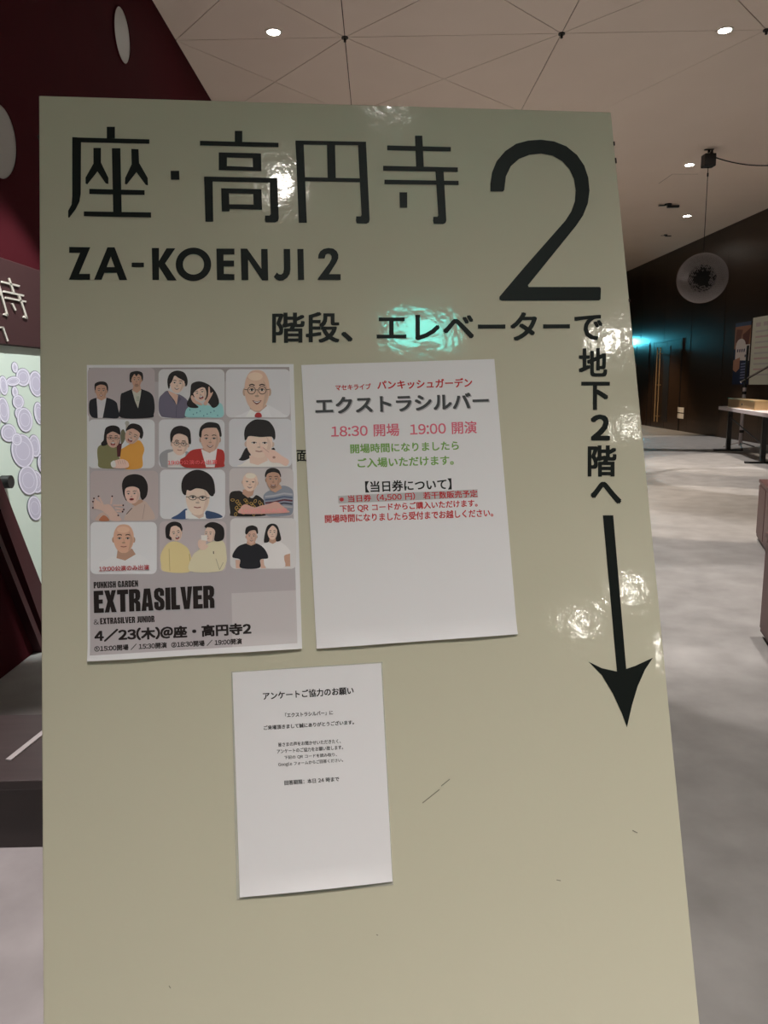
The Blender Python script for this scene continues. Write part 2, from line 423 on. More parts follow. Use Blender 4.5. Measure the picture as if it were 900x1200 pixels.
# ---------------------------------------------------------------- right side: boxes
def wood_box(name, corner, far, w, h, label, slab=0.03):
    c = Vector(corner); d = Vector(far)-c; L = d.length; rz = math.atan2(d.y, d.x)
    root = empty(name, (c.x, c.y, 0), rz); tag(root, label, 'box', None)
    # local x runs along the left face, body lies on the -y side (to the right of it)
    MB().box(0, L, -w, 0, 0.03, h-slab, 0.003).build('carcass', M['box'], root)
    MB().box(-0.008, L+0.008, -w-0.008, 0.008, h-slab, h, 0.003).build('top', M['box'], root)
    MB().box(0.02, L-0.02, -w+0.02, -0.02, 0, 0.03).build('plinth', M['black'], root)
    for k in range(3):
        MB().box(L*(k+0.04)/3, L*(k+0.96)/3, 0.0, 0.007, 0.06, h-slab-0.02, 0.002).build('front_panel', M['box'], root)
    return root
wood_box('display_box', (3.03, 5.35), (3.50, 6.60), 1.1, 0.56, 'reddish brown display box at the right edge, the farther of the two')
wood_box('display_box', (1.95, 3.15), (2.20, 4.03), 1.0, 0.62, 'reddish brown display box at the right edge, the nearer and taller one')

# ---------------------------------------------------------------- right wall: doors, handles, posters, added teal sign
for nm, y0, y1 in (('door_1', 20.65, 22.75), ('door_2', 23.15, 25.3)):
    root = empty(nm, (XR, (y0+y1)/2, 0)); tag(root, kind='structure'); h = (y1-y0)/2
    for s in (-1, 1):
        MB().box(-0.010, -0.001, min(0.006*s, (h-0.02)*s), max(0.006*s, (h-0.02)*s), 0.01, 2.52, 0.002).build('door_leaf', M['dark_wall'], root)
    MB().box(-0.012, -0.001, -h-0.03, -h, 0, 2.57).build('door_frame', M['black'], root)
    MB().box(-0.012, -0.001, h, h+0.03, 0, 2.57).build('door_frame', M['black'], root)
    MB().box(-0.012, -0.001, -h, h, 2.54, 2.57).build('door_frame', M['black'], root)
    if nm == 'door_1':
        for y in (0.27, 0.50):
            hb = MB(); hb.cyl((-0.10, y, 0.18), (-0.10, y, 2.38), 0.020, seg=14)
            for z in (0.35, 1.28, 2.2): hb.cyl((-0.03, y, z), (-0.10, y, z), 0.012, seg=10)
            tag(hb.build('pull_handle', M['brass'], root, True), 'tall brass pull handle')
        MB().box(-0.016, -0.0105, -0.25, 0.2, 0.2, 2.4).build('handle_recess', M['black'], root)
    else:
        hb = MB()
        for z in (1.28, 1.55, 1.8): hb.box(-0.04, -0.0105, -0.05, 0.03, z, z+0.14, 0.005)
        hb.build('lock_plate', M['chrome'], root)
def screen_right(px, py): 
    d = ray(px, py); d *= XR/d.x; return Vector((XR, d.y, d.z+CAM_H))
sw = empty('wall_socket', screen_right(798, 484)); tag(sw, 'white double socket plate low on the dark wall right of the door', 'socket')
for k in (-1, 1): MB().box(-0.012, 0, -0.2, 0.2, 0.085*k-0.07, 0.085*k+0.07, 0.003).build('plate', M['white'], sw)

def wall_poster(y0, y1, z0, z1, base, label, draw):
    root = empty('wall_poster', (XR-0.004, (y0+y1)/2, z0)); tag(root, label, 'poster')
    MB().box(-0.006, 0.003, -(y1-y0)/2, (y1-y0)/2, 0, z1-z0).build('sheet', base, root)
    W_, H_ = (y1-y0), (z1-z0)
    # u runs to the right in view (towards smaller y), v downwards, both 0..1
    pr = Print(lambda u, v, z: (-0.0065-z*20, (0.5-u)*W_, (1-v)*H_))
    draw(pr); pr.build('print', M['print'], root)
def d1(p):
    p.poly([(0, 0), (1, 0), (1, 1), (0, 1)], (22, 30, 62))
    p.poly([(0, .06), (1, .06), (1, .42), (0, .42)], (150, 104, 78)); p.poly([(.1, .1), (.5, .12), (.35, .3), (.05, .32)], (110, 66, 48))
    p.poly([(.5, .2), (.98, .1), (.9, .38), (.6, .36)], (96, 52, 38)); p.poly([(0, .0), (1, 0), (1, .06), (0, .06)], (70, 80, 104))
    p.ell(.42, .36, .3, .1, (215, 208, 205)); p.poly([(.1, .36), (1, .36), (1, .62), (.1, .6)], (215, 208, 205))
    for i in range(4): p.poly([(.2+.14*i, .43), (.28+.14*i, .42), (.28+.14*i, .47), (.2+.14*i, .48)], (70, 66, 90))
    p.poly([(.7, .52), (.95, .52), (.95, .56), (.7, .56)], (90, 84, 100)); p.poly([(0, .6), (.42, .56), (.42, .74), (.2, .8), (0, .76)], (170, 124, 100))
    for i in range(6): p.poly([(.5, .66+.045*i), (.92, .65+.045*i), (.9, .67+.045*i), (.5, .68+.045*i)], (120, 126, 160))
wall_poster(16.86, 17.6, 1.30, 2.72, M['black'], 'navy and brown illustrated poster on the dark wall, left of the white notice', d1)
def d2(p):
    p.poly([(0, 0), (1, 0), (1, 1), (0, 1)], (206, 210, 196))
    for r in range(3):
        p.poly([(.12+.26*r, .08), (.28+.26*r, .08), (.28+.26*r, .14), (.12+.26*r, .14)], (190, 178, 180))
    for i in range(9): p.poly([(.12, .2+.08*i), (.85-.1*(i % 3), .2+.08*i), (.85-.1*(i % 3), .225+.08*i), (.12, .225+.08*i)], (196, 172, 172) if i % 2 else (186, 186, 184))
wall_poster(15.55, 16.80, 1.30, 2.78, M['white'], 'white notice sheet with faint writing on the dark wall at the right edge', d2)

ex = empty('added_teal_sign', (XR, 25.7, 2.62)); tag(ex, 'added teal lit sign, unseen behind the board edge, making the glow on the dark wall', 'sign')  # unseen sign added to throw the teal glow on the wall
MB().box(-0.42, 0.0, -0.03, 0.03, 0, 0.22, 0.004).build('housing', M['white'], ex)
MB().box(-0.40, -0.02, -0.034, -0.031, 0.02, 0.20).build('lit_face', M['teal_dim'], ex)
l = bpy.data.lights.new('added_teal_glow', 'AREA'); l.shape = 'RECTANGLE'; l.size = 0.38; l.size_y = 0.18; l.energy = 16; l.spread = math.radians(110); l.color = (0.10, 0.70, 0.90)  # added lamp that makes the teal wall glow
o = bpy.data.objects.new('added_teal_glow', l); COL.objects.link(o); o.parent = ex; o.location = (-0.21, -0.04, 0.11); o.rotation_euler = (math.radians(90), 0, math.radians(0))
o.rotation_euler = Vector((0.5, -1, -0.25)).to_track_quat('-Z', 'Y').to_euler()

# hanging lit sign behind the camera (its reflection shows in the glossy board)
hs = empty('hanging_exit_sign', (1.30, -2.63, 4.10)); tag(hs, 'teal lit hanging sign, seen only as a reflection in the board', 'sign')
MB().box(-0.24, 0.24, -0.03, 0.03, 0, 0.24, 0.006).build('housing', M['white'], hs)
MB().box(-0.22, 0.22, 0.031, 0.036, 0.02, 0.22).build('lit_face', M['exit_face'], hs)
for s in (-0.18, 0.18): MB().cyl((s, 0, 0.24), (s, 0, ZC-4.10), 0.006, seg=8).build('hanging_rod', M['black'], hs)
# two small wall lamps on the back wall
for (x, z) in ((7.35, 4.46), (6.25, 3.9), (7.9, 3.35)):
    r_ = empty('wall_lamp', (x, YB, z)); tag(r_, 'small round wall lamp on the back wall, behind the viewer', 'lamp', 'wall lamps behind the viewer')
    MB().cyl((0, 0, 0), (0, 0.08, 0), 0.10, 0.08, 20).build('lamp_base', M['white'], r_, True)
    MB().cyl((0, 0.08, 0), (0, 0.10, 0), 0.09, seg=20).build('lamp_glass', M['lens'], r_, True)

# ---------------------------------------------------------------- pendant globe
Yp = 12.3
ap = on_depth(831, 176, Yp); bx_ = on_depth(831, 188, Yp); gl = on_depth(825, 326, Yp)
gx, gy = ap.x, Yp
pn = empty('pendant_globe', (gx, gy, ZC)); tag(pn, 'dark gauze globe hanging on a long cord from a black ceiling box', 'lamp')
mb = MB(); mb.cyl((0, 0, -0.05), (0, 0, 0), 0.02, seg=10); mb.box(-0.07, 0.07, -0.02, 0.02, -0.012, 0); mb.build('ceiling_bracket', M['black'], pn)
zb = bx_.z-ZC
mb = MB(); mb.box(-0.09, 0.09, -0.08, 0.08, zb-0.10, zb+0.09, 0.012); mb.cyl((0.04, 0, zb+.09), (0.05, 0, zb+.15), 0.03, 0.015, 10); mb.build('cable_box', M['black'], pn)
zg = gl.z-ZC; RG = 26.5/F_PX*Yp*1.02
MB().cyl((0, 0, zg+RG-0.01), (0, 0, zb-0.1), 0.006, seg=8).build('cord', M['black'], pn)
MB().cyl((0, 0, zb-0.24), (0, 0, zb-0.19), 0.014, seg=8).build('cord_grip', M['black'], pn)
bm = bmesh.new(); bmesh.ops.create_icosphere(bm, subdivisions=5, radius=RG)
od = Vector((gl.x, gl.y, gl.z-CAM_H)).normalized()*-1
bmesh.ops.delete(bm, geom=[f for f in bm.faces if math.degrees(math.acos(max(-1, min(1, f.calc_center_median().normalized().dot(od))))) < random.uniform(13, 38)], context='FACES')
bmesh.ops.wireframe(bm, faces=bm.faces, thickness=0.0055, use_even_offset=True, use_replace=True)
me = bpy.data.meshes.new('globe_mesh'); bm.to_mesh(me); bm.free()
gm = link('globe_mesh', me, M['globe'], pn, (0, 0, zg)); gm['kind'] = 'stuff'
bm = bmesh.new(); bmesh.ops.create_uvsphere(bm, u_segments=24, v_segments=16, radius=RG*0.55)  # black sphere added so the globe's middle reads dark
me = bpy.data.meshes.new('dark_core'); bm.to_mesh(me); bm.free()
link('dark_core', me, M['globe_core'], pn, (0, 0, zg))
# supply cable sagging to the right
c0 = Vector((gx+0.11, gy, zb+ZC+0.04)); c1 = on_depth(935, 189, Yp)
pts = [c0.lerp(c1, t/16) - Vector((0, 0, 4*0.09*(t/16)*(1-t/16))) for t in range(17)]
tag(tube(pts, 0.010, 'supply_cable', M['black']), 'thin black cable sagging from the ceiling box to the right', 'cable')
# smoke detector like fittings on the far ceiling
for (px, py, s, lb) in ((783, 239, 0.75, 'small dark ceiling fitting left of the pendant cord'), (780, 275, 0.45, 'tiny dark ceiling sprinkler near the far wall')):
    d = ray(px, py); d *= (ZC-CAM_H)/d.z
    r_ = empty('ceiling_fitting', (d.x, d.y, ZC)); tag(r_, lb, 'fitting')
    MB().cyl((0, 0, -0.02), (0, 0, 0), 0.10*s, seg=18).build('base', M['black'], r_, True)
    MB().box(-0.02*s, 0.30*s, -0.03, 0.03, -0.10*s, -0.03).build('arm', M['black'], r_)
    MB().box(-0.26*s, -0.08*s, -0.03, 0.03, -0.05*s, -0.02).build('arm', M['black'], r_)

# ---------------------------------------------------------------- table and stand by the far right wall
tA = on_floor(853, 528); tB = on_floor(893, 543)
d = (tB-tA); L = d.length; rz = math.atan2(d.y, d.x)
tb = empty('long_table', (tA.x, tA.y, 0), rz); tag(tb, 'long narrow table with black T-shaped legs by the dark wall', 'table')
ht = on_depth(855, 476, tA.y).z
MB().box(-0.12, L+1.2, -0.2, 0.2, ht-0.07, ht, 0.006).build('tabletop', M['rail'], tb)
for x in (0.0, L, ):
    b = MB(); b.box(x-0.04, x+0.04, -0.04, 0.04, 0.03, ht-0.075); b.build('leg', M['black'], tb)
    b = MB(); b.box(x-0.04, x+0.04, -0.28, 0.28, 0.0, 0.029, 0.004); b.build('foot', M['black'], tb)
b = MB(); b.cyl((0.03, 0, 0.75*ht), (L-0.03, 0, 0.35*ht), 0.012, seg=8); b.build('brace', M['black'], tb)
bb = empty('brass_box', (tA.x+0.35*d.x+0.0, tA.y+0.35*d.y, ht), rz); tag(bb, 'long shallow brass-coloured tray standing on the long table', 'tray')
MB().box(-0.55, 1.3, -0.12, 0.12, 0.001, 0.17, 0.008).build('tray', M['brass'], bb)
b = MB(); b.cyl((0.5, -0.121, 0.08), (0.5, -0.128, 0.08), 0.02, seg=12); b.build('keyhole', M['black'], bb)
sB = on_floor(867, 525)
sT = on_depth(870, 405, sB.y)
ms = empty('microphone_stand', (sB.x, sB.y, 0)); tag(ms, 'silver upright stand with an angled boom beside the long table', 'stand')
H1 = sT.z
MB().cyl((0, 0, 0.05), (0.02, 0, H1*0.62), 0.035, seg=12).build('lower_tube', M['rail'], ms, True)
MB().cyl((0.02, 0, H1*0.60), (0.03, 0, H1), 0.024, seg=12).build('upper_tube', M['black'], ms, True)
for z in (0.35, 0.8, 1.15, H1*0.61): MB().cyl((0.01, 0, z-0.03), (0.01, 0, z+0.03), 0.045, seg=12).build('collar', M['black'], ms, True)
q = on_depth(868, 448, sB.y)-Vector((sB.x, sB.y, 0)); q2 = on_depth(903, 428, sB.y)-Vector((sB.x, sB.y, 0))
MB().cyl(q, q2, 0.022, seg=10).build('boom_arm', M['chrome'], ms, True)
for a in (10, 130, 250):
    MB().cyl((0, 0, 0.12), (0.34*math.cos(math.radians(a)), 0.34*math.sin(math.radians(a)), 0.015), 0.014, seg=8).build('leg', M['chrome'], ms, True)

# ---------------------------------------------------------------- the sign board
Bu = Vector((0.99224, 0.12431, 0.0)).normalized()
Bv0 = Vector((0.0347302, -0.28161342, -0.95889921)); Bv = (Bv0 - Bu*Bv0.dot(Bu)).normalized()
Bn = Bu.cross(Bv)      # away from the viewer
if Bn.y < 0: Bn = -Bn
T0 = Vector((-0.3433409, 0.81333253, 0.29876952))*(0.635/0.62) + Vector((0, 0, CAM_H))
BW = 0.635; BL = T0.z/abs(Bv.z) - 0.006
bz = -Bv
mwB = Matrix((Bu, Bn, bz)).transposed().to_4x4()
if mwB.to_3x3().determinant() < 0: print('BOARD FRAME FLIPPED')
BO = T0 + Bv*BL + Bu*(BW/2)     # foot of the board, middle
mwB.translation = BO
def BP(px, py):                 # photo position -> board coordinates (x, z)
    d = ray(px, py); o = Vector((0, 0, CAM_H)); s = (T0-o).dot(Bn)/d.dot(Bn); q = o + d*s - BO
    return q.dot(Bu), q.dot(bz)
board = empty('sign_board'); board.matrix_world = mwB
tag(board, 'large pale olive leaning sign board with big black characters and a down arrow', 'sign')
MB().box(-BW/2, BW/2, 0.0, 0.022, 0, BL, 0.0015).build('panel', [M['board']], board)
# rear supporting frame standing on the floor
gdir = (mwB.to_3x3().transposed() @ Vector((0, 0, -1)))   # straight down in board axes
hinge_z = BL*0.86
for s in (-1, 1):
    top = Vector((s*(BW/2-0.05), 0.040, hinge_z))
    k = (BO.z + 0.0); topw = mwB @ top
    footw = Vector((topw.x, topw.y + 0.42, 0.016)); foot = mwB.inverted() @ footw
    MB().cyl(top, foot, 0.014, seg=12).build('rear_leg', M['black'], board, True)
    MB().box(top.x-0.03, top.x+0.03, 0.0225, 0.05, hinge_z-0.03, hinge_z+0.03).build('hinge', M['black'], board)
a_ = mwB.inverted() @ (mwB @ Vector((-(BW/2-0.05), 0.04, hinge_z))*0.35 + Vector(((mwB @ Vector((-(BW/2-0.05), 0.04, hinge_z))).x, (mwB @ Vector((-(BW/2-0.05), 0.04, hinge_z))).y+0.42, 0.016))*0.65)
b_ = mwB.inverted() @ (mwB @ Vector(((BW/2-0.05), 0.04, hinge_z))*0.35 + Vector(((mwB @ Vector(((BW/2-0.05), 0.04, hinge_z))).x, (mwB @ Vector(((BW/2-0.05), 0.04, hinge_z))).y+0.42, 0.016))*0.65)
MB().cyl(a_, b_, 0.010, seg=10).build('cross_bar', M['black'], board, True)

def flat_mesh(loops_list, lift, name, m, parent, bend=None):
    """loops_list: list of [outer, hole, ...] in photo pixels; laid flat on the board as thin vinyl"""
    vs = []; fs = []
    for loops in loops_list:
        L = [[Vector((*BP(*p), 0)) for p in lp] for lp in loops]
        tris = tessellate_polygon(L); base = len(vs)
        for lp in L:
            for p in lp: vs.append((p.x, -lift, p.y))
        for t in tris: fs.append([base+i for i in t])
    me = bpy.data.meshes.new(name); me.from_pydata(vs, [], fs)
    return link(name, me, m, parent)
def Z2(pts): return [(60+x/2.5, 120+y/2.5) for x, y in pts]
def Z3(pts): return [(330+x/2.093, 120+y/2.093) for x, y in pts]
def Z7(pts): return [(640+x/2.306, 360+y/2.3077) for x, y in pts]
LF = 0.0004
za = [[(163, 72), (187, 72), (187, 106), (163, 106)], [(62, 103), (288, 109), (288, 122), (62, 117)],
      [(62, 102), (88, 104), (87, 268), (83, 292), (72, 314), (53, 339), (50, 337), (50, 318), (60, 300), (62, 275)],
      [(124, 134), (146, 134), (146, 177), (168, 222), (168, 240), (160, 238), (136, 203), (106, 241), (101, 238), (101, 221), (124, 180)],
      [(178, 135), (203, 135), (207, 326), (182, 325)], [(235, 137), (256, 138), (258, 178), (283, 222), (284, 244), (277, 242), (250, 205), (222, 241), (216, 240), (217, 222), (236, 182)],
      [(112, 254), (274, 258), (274, 272), (112, 269)], [(96, 320), (293, 323), (293, 338), (96, 334)]]
def big(polys, name='large_character', Z=Z2, holes=None):
    # every stroke gets its own hair-thin level so overlapping strokes do not fight
    vs = []; fs = []
    for k, pl in enumerate(polys):
        loops = [pl] if isinstance(pl[0][0], (int, float)) else pl
        L = [[Vector((*BP(*p), 0)) for p in Z(lp)] for lp in loops]
        tris = tessellate_polygon(L); base = len(vs)
        for lp in L:
            for p in lp: vs.append((p.x, -LF-k*2e-5, p.y))
        for t in tris: fs.append([base+i for i in t])
    me = bpy.data.meshes.new(name); me.from_pydata(vs, [], fs)
    return link(name, me, M['ink'], board)
big(za)
big([[(350, 201), (375, 201), (376, 227), (351, 227)]], 'centre_dot')
big([[(538, 84), (560, 84), (560, 118), (538, 118)], [(436, 113), (666, 119), (666, 132), (436, 127)],
     [[(491, 147), (615, 150), (616, 202), (491, 199)], [(515, 162), (590, 164), (591, 190), (515, 187)]],
     [(448, 218), (662, 222), (662, 236), (448, 232)], [(448, 218), (473, 220), (475, 350), (452, 350)],
     [(640, 222), (662, 222), (667, 340), (664, 349), (656, 352), (628, 352), (626, 345), (627, 332), (640, 332), (643, 328)],
     [[(498, 252), (616, 255), (618, 315), (523, 313), (522, 320), (500, 320)], [(521, 267), (592, 269), (593, 300), (522, 299)]]])
big([[(34, 94), (54, 95), (62, 296), (42, 296)], [(34, 94), (207, 97), (207, 106), (34, 104)],
     [(187, 97), (207, 97), (216, 288), (214, 295), (208, 298), (184, 297), (182, 290), (183, 280), (194, 280), (196, 276)],
     [(111, 96), (131, 96), (133, 190), (113, 190)], [(57, 184), (193, 187), (193, 196), (57, 194)]], Z=Z3)
big([[(327, 82), (345, 82), (349, 162), (330, 162)], [(259, 106), (415, 110), (415, 121), (259, 118)], [(249, 156), (432, 160), (432, 171), (249, 168)],
     [(252, 190), (434, 193), (434, 203), (252, 201)], [(289, 221), (308, 221), (308, 259), (290, 259)],
     [(377, 165), (397, 165), (404, 290), (402, 296), (396, 299), (373, 298), (371, 291), (372, 281), (382, 281), (384, 277)]], Z=Z3)
two_o = [(512, 218), (512, 200), (516, 172), (527, 145), (548, 120), (575, 102), (605, 94), (636, 92), (668, 96), (698, 108), (724, 129), (742, 155), (752, 185), (755, 217), (751, 248), (739, 278), (722, 303), (604, 449), (606, 453), (780, 453), (783, 456), (782, 483), (778, 486), (540, 487), (534, 484), (534, 477), (600, 399), (696, 290), (710, 268), (719, 243), (721, 216), (717, 189), (706, 165), (688, 145), (664, 131), (636, 126), (608, 129), (582, 139), (562, 157), (550, 182), (546, 215), (543, 219), (514, 219)]
big([two_o], 'large_numeral', Z3)
def ellp(cx, cy, rx, ry, n=40): return [(cx+rx*math.cos(2*PI*i/n), cy+ry*math.sin(2*PI*i/n)) for i in range(n)]
ROM = [[(53, 424), (115, 425), (82, 503), (114, 503), (114, 520), (52, 520), (85, 441), (53, 441)],
       [[(165, 425), (186, 425), (223, 521), (200, 521), (192, 500), (156, 500), (148, 520), (126, 520)], [(163, 483), (186, 483), (175, 452)]],
       [(236, 470), (272, 470), (272, 483), (236, 483)],
       [(295, 427), (316, 427), (316, 465), (338, 428), (364, 428), (334, 472), (368, 522), (341, 522), (316, 482), (316, 521), (297, 521)],
       [ellp(417, 475, 52, 49), ellp(417, 475, 31, 30)],
       [(484, 429), (537, 429), (537, 446), (505, 446), (505, 464), (536, 464), (536, 481), (506, 481), (506, 503), (537, 504), (537, 521), (486, 521)],
       [(555, 429), (574, 429), (616, 488), (615, 430), (634, 430), (636, 522), (618, 522), (577, 461), (578, 521), (558, 521)],
       [(681, 430), (700, 430), (701, 490), (699, 503), (692, 514), (680, 522), (668, 523), (659, 519), (652, 512), (661, 499), (667, 504), (674, 505), (680, 500), (682, 490)],
       [(721, 430), (739, 430), (741, 521), (723, 521)],
       [(782, 458), (783, 447), (788, 437), (798, 430), (812, 427), (826, 429), (836, 436), (841, 446), (841, 457), (836, 469), (814, 504), (848, 504), (848, 521), (780, 521), (784, 513), (815, 471), (821, 459), (821, 451), (817, 445), (810, 444), (804, 447), (801, 458)]]
big(ROM, 'latin_lettering')
big([[(153, 563), (181, 563), (216, 978), (240, 970), (288, 948), (267, 980), (247, 1025), (232, 1075), (218, 1136), (205, 1100), (180, 1045), (150, 995), (115, 959), (150, 976), (191, 985)]], 'arrow_mark', Z7)

# ------------- text set in the built-in font, fitted to its place on the board
GLYPHS = {}
def glyph(ch):
    """outline of one character of the built-in font as (verts, faces), em size 1"""
    if ch not in GLYPHS:
        cu = bpy.data.curves.new('t', 'FONT'); cu.body = ch; cu.resolution_u = 3
        o = bpy.data.objects.new('t', cu); COL.objects.link(o)
        me = bpy.data.meshes.new_from_object(o.evaluated_get(bpy.context.evaluated_depsgraph_get()))
        GLYPHS[ch] = ([(v.co.x, v.co.y) for v in me.vertices], [tuple(p.vertices) for p in me.polygons])
        bpy.data.objects.remove(o); bpy.data.curves.remove(cu); bpy.data.meshes.remove(me)
    return GLYPHS[ch]
def text_shape(s, tight=1.0):
    """even gothic setting: Latin letters and digits come from the full-width set, closed up to their own width"""
    V = []; F = []; x = 0.0
    for ch in s:
        if ch == ' ': x += 0.34; continue
        c = chr(ord(ch)+0xFEE0) if '!' <= ch <= '~' else ch
        vs, fs = glyph(c)
        if not vs: x += 1; continue
        if c != ch:
            lo = min(p[0] for p in vs); hi = max(p[0] for p in vs); sh = x-lo+0.045; adv = hi-lo+0.09
        else: sh = x; adv = 1.0
        b = len(V); V += [Vector((p[0]+sh, p[1], 0)) for p in vs]; F += [tuple(b+k for k in f) for f in fs]; x += adv*tight
    return V, F
def fit_text(s, quad, bold, lift, m, parent, name='lettering', shadow=None, zmap=lambda x, y: (x, y), y_of=None):
    """quad: photo pixels TL, TR, BR, BL of the text's bounding box; heavier weights are hair-thin stacked copies"""
    v, F = text_shape(s)
    bx = bold; offs = [(0, 0)] if bold <= 0 else [(-bx, -bx*.8), (bx, -bx*.8), (bx, bx*.8), (-bx, bx*.8), (0, 0)]
    if bold > 0.03: offs += [(bx, 0), (-bx, 0), (0, bx), (0, -bx)]
    x0 = min(q.x for q in v)-bx; x1 = max(q.x for q in v)+bx; y0 = min(q.y for q in v)-bx*.8; y1 = max(q.y for q in v)+bx*.8
    Q = [Vector(BP(*zmap(*p))) for p in quad]; vs = []; fs = []
    for n, (ox, oy) in enumerate(offs):
        base = len(vs)
        for q in v:
            a = (q.x+ox-x0)/(x1-x0); b = (y1-q.y-oy)/(y1-y0)
            p = Q[0].lerp(Q[1], a).lerp(Q[3].lerp(Q[2], a), b)
            vs.append((p.x, -(lift + n*1e-5 + (y_of(p.x, p.y) if y_of else 0)), p.y))
        fs += [tuple(base+k for k in f) for f in F]
    me = bpy.data.meshes.new(name); me.from_pydata(vs, [], fs)
    return link(name, me, m, parent)
def rectq(x0, y0, x1, y1): return [(x0, y0), (x1, y0), (x1, y1), (x0, y1)]
fit_text('階段、エレベーターで', [(319, 366), (706, 364.5), (706, 400.5), (319, 402)], 0.022, LF, M['ink'], board)
for ch, q in (('地', rectq(678, 408, 711.5, 441.5)), ('下', rectq(681, 447.5, 714.6, 480.5)), ('2', rectq(692, 486, 714.6, 516)), ('階', rectq(688.6, 522, 722.4, 558.6)), ('へ', rectq(692, 564.7, 728, 590.5))):
    fit_text(ch, q, 0.028 if ch != '2' else 0.035, LF, M['ink'], board)
fit_text('面', rectq(347.5, 527.5, 361, 541), 0.02, LF, M['ink'], board)
# scuffs on the board
for pts in ([(495, 941), (515, 925)], [(517, 921), (527, 913)], [(741, 973), (747, 976)], [(652, 1031), (657, 1032)], [(441, 1095), (443, 1096)], [(198, 1155), (200, 1158)]):
    a = Vector(pts[0]); b = Vector(pts[1]); n_ = Vector((-(b-a).y, (b-a).x)).normalized()*0.5
    flat_mesh([[[tuple(a-n_), tuple(b-n_), tuple(b+n_), tuple(a+n_)]]], 0.0003, 'scuff_mark', M['scuff'], board)
for (x, y, r) in ((717.6, 168, 2.2), (719.5, 188, 3.0), (738, 352, 1.6), (45.3, 160, 1.6)):
    cx_, cz_ = BP(x, y); s = 1 if x > 400 else -1
    MB().box(s*BW/2-0.0012, s*BW/2+0.0006, -0.0004, 0.006, cz_-r*0.001, cz_+r*0.001).build('edge_chip', M['seam'], board)

# ---------------------------------------------------------------- sheets of paper on the board
def zz(o, s):
    return lambda x, y: (o[0]+x/s, o[1]+y/s)
Z5 = zz((95, 665), 3.3333); Z6 = zz((345, 410), 3.3333); Z8 = zz((260, 760), 4.0)
Q1 = lambda x, y: (95+x/6.923, 420+y/6.923)
Q2 = lambda x, y: (220+x/6.923, 420+y/6.923)
Q3 = lambda x, y: (95+x/6.923, 545+y/6.923)
Q4 = lambda x, y: (220+x/6.923, 545+y/6.923)

def sheet(name, corners, lift, curl, m, label, cat, wave=0.0, thick=0.0002):
    """a paper sheet lying on the board; bottom edge curls up by curl metres. Returns root and lift function"""
    C = [Vector(BP(*c)) for c in corners]
    cen = (C[0]+C[1]+C[2]+C[3])/4
    def yo(x, z):
        # distance above the bottom edge
        bl, br = C[3], C[2]; t = (x-bl.x)/(br.x-bl.x); zb_ = bl.y+(br.y-bl.y)*t
        dd = z-zb_; k = max(0.0, 1-dd/0.020)
        w = (0.55+0.45*math.sin(PI*max(0, min(1, t)))) + wave*math.sin(2*PI*t*1.4+0.5)
        return curl*w*k*k
    root = bpy.data.objects.new(name, None); COL.objects.link(root); root.matrix_world = mwB.copy()
    tag(root, label, cat)
    nu, nv = 16, 120; vs = []; fs = []
    for lay in (0, 1):
        for j in range(nv+1):
            for i in range(nu+1):
                a, b = i/nu, (j/nv)
                p = C[0].lerp(C[1], a).lerp(C[3].lerp(C[2], a), b)
                vs.append((p.x, -(lift+yo(p.x, p.y)) + (thick if lay else 0), p.y))
    N = (nu+1)*(nv+1); idx = lambda l, i, j: l*N + j*(nu+1)+i
    for j in range(nv):
        for i in range(nu):
            fs.append((idx(0, i, j), idx(0, i+1, j), idx(0, i+1, j+1), idx(0, i, j+1)))
            fs.append((idx(1, i, j+1), idx(1, i+1, j+1), idx(1, i+1, j), idx(1, i, j)))
    for j in range(nv):
        for i in (0, nu): fs.append((idx(0, i, j), idx(0, i, j+1), idx(1, i, j+1), idx(1, i, j)))
    for i in range(nu):
        for j in (0, nv): fs.append((idx(0, i, j), idx(0, i+1, j), idx(1, i+1, j), idx(1, i, j)))
    me = bpy.data.meshes.new('paper_sheet'); me.from_pydata(vs, [], fs)
    link('paper_sheet', me, m, root)
    return root, yo
def pmat(name, c, k=1.85): return mat(name, rgb(*c, k=k), rough=0.5, spec=0.3)
PK = 1.72      # photo values in the sheets -> surface colour
I_black = pmat('print_black', (26, 26, 28), 0.8); I_red = pmat('print_red', (150, 30, 34)); I_pink = pmat('print_pink', (172, 84, 100)); I_green = pmat('print_green', (92, 128, 62), 1.9)
I_grey = pmat('print_grey', (66, 67, 70), 1.1); I_shadow = pmat('print_shadow', (140, 138, 142)); I_hl = pmat('print_highlight', (142, 140, 142)); I_maroon = pmat('print_maroon', (140, 48, 54), 1.9)
LS = 0.0010
# --- middle sheet
ms_, yo = sheet('notice_sheet', [(353, 428), (579, 421), (606, 743), (371, 760)], LS, 0.0030, M['paper'],
                'white paper notice with red and green printed lines, right of the photo poster', 'notice', 0.2)
pz = LS+0.00012
def T6(s, q, bold, m, dz=0.0): return fit_text(s, q, bold, pz+dz, m, ms_, 'printed_line', zmap=Z6, y_of=yo)
T6('マセキライブ', [(160, 137), (298, 132), (299, 155), (161, 160)], 0.024, I_red)
T6('パンキッシュガーデン', [(323, 121), (693, 110), (694, 147), (324, 156)], 0.024, I_red)
T6('エクストラシルバー', [(84, 190), (761, 169), (763, 233), (86, 256)], 0.03, I_shadow)
T6('エクストラシルバー', [(80, 187), (757, 166), (759, 230), (82, 253)], 0.03, I_grey, 0.0001)
T6('18:30 開場', [(143, 296), (408, 288), (410, 337), (144, 344)], 0.016, I_pink)
T6('19:00 開演', [(450, 287), (710, 278), (712, 327), (452, 336)], 0.016, I_pink)
T6('開場時間になりましたら', [(217, 369), (640, 356), (642, 392), (219, 406)], 0.024, I_green)
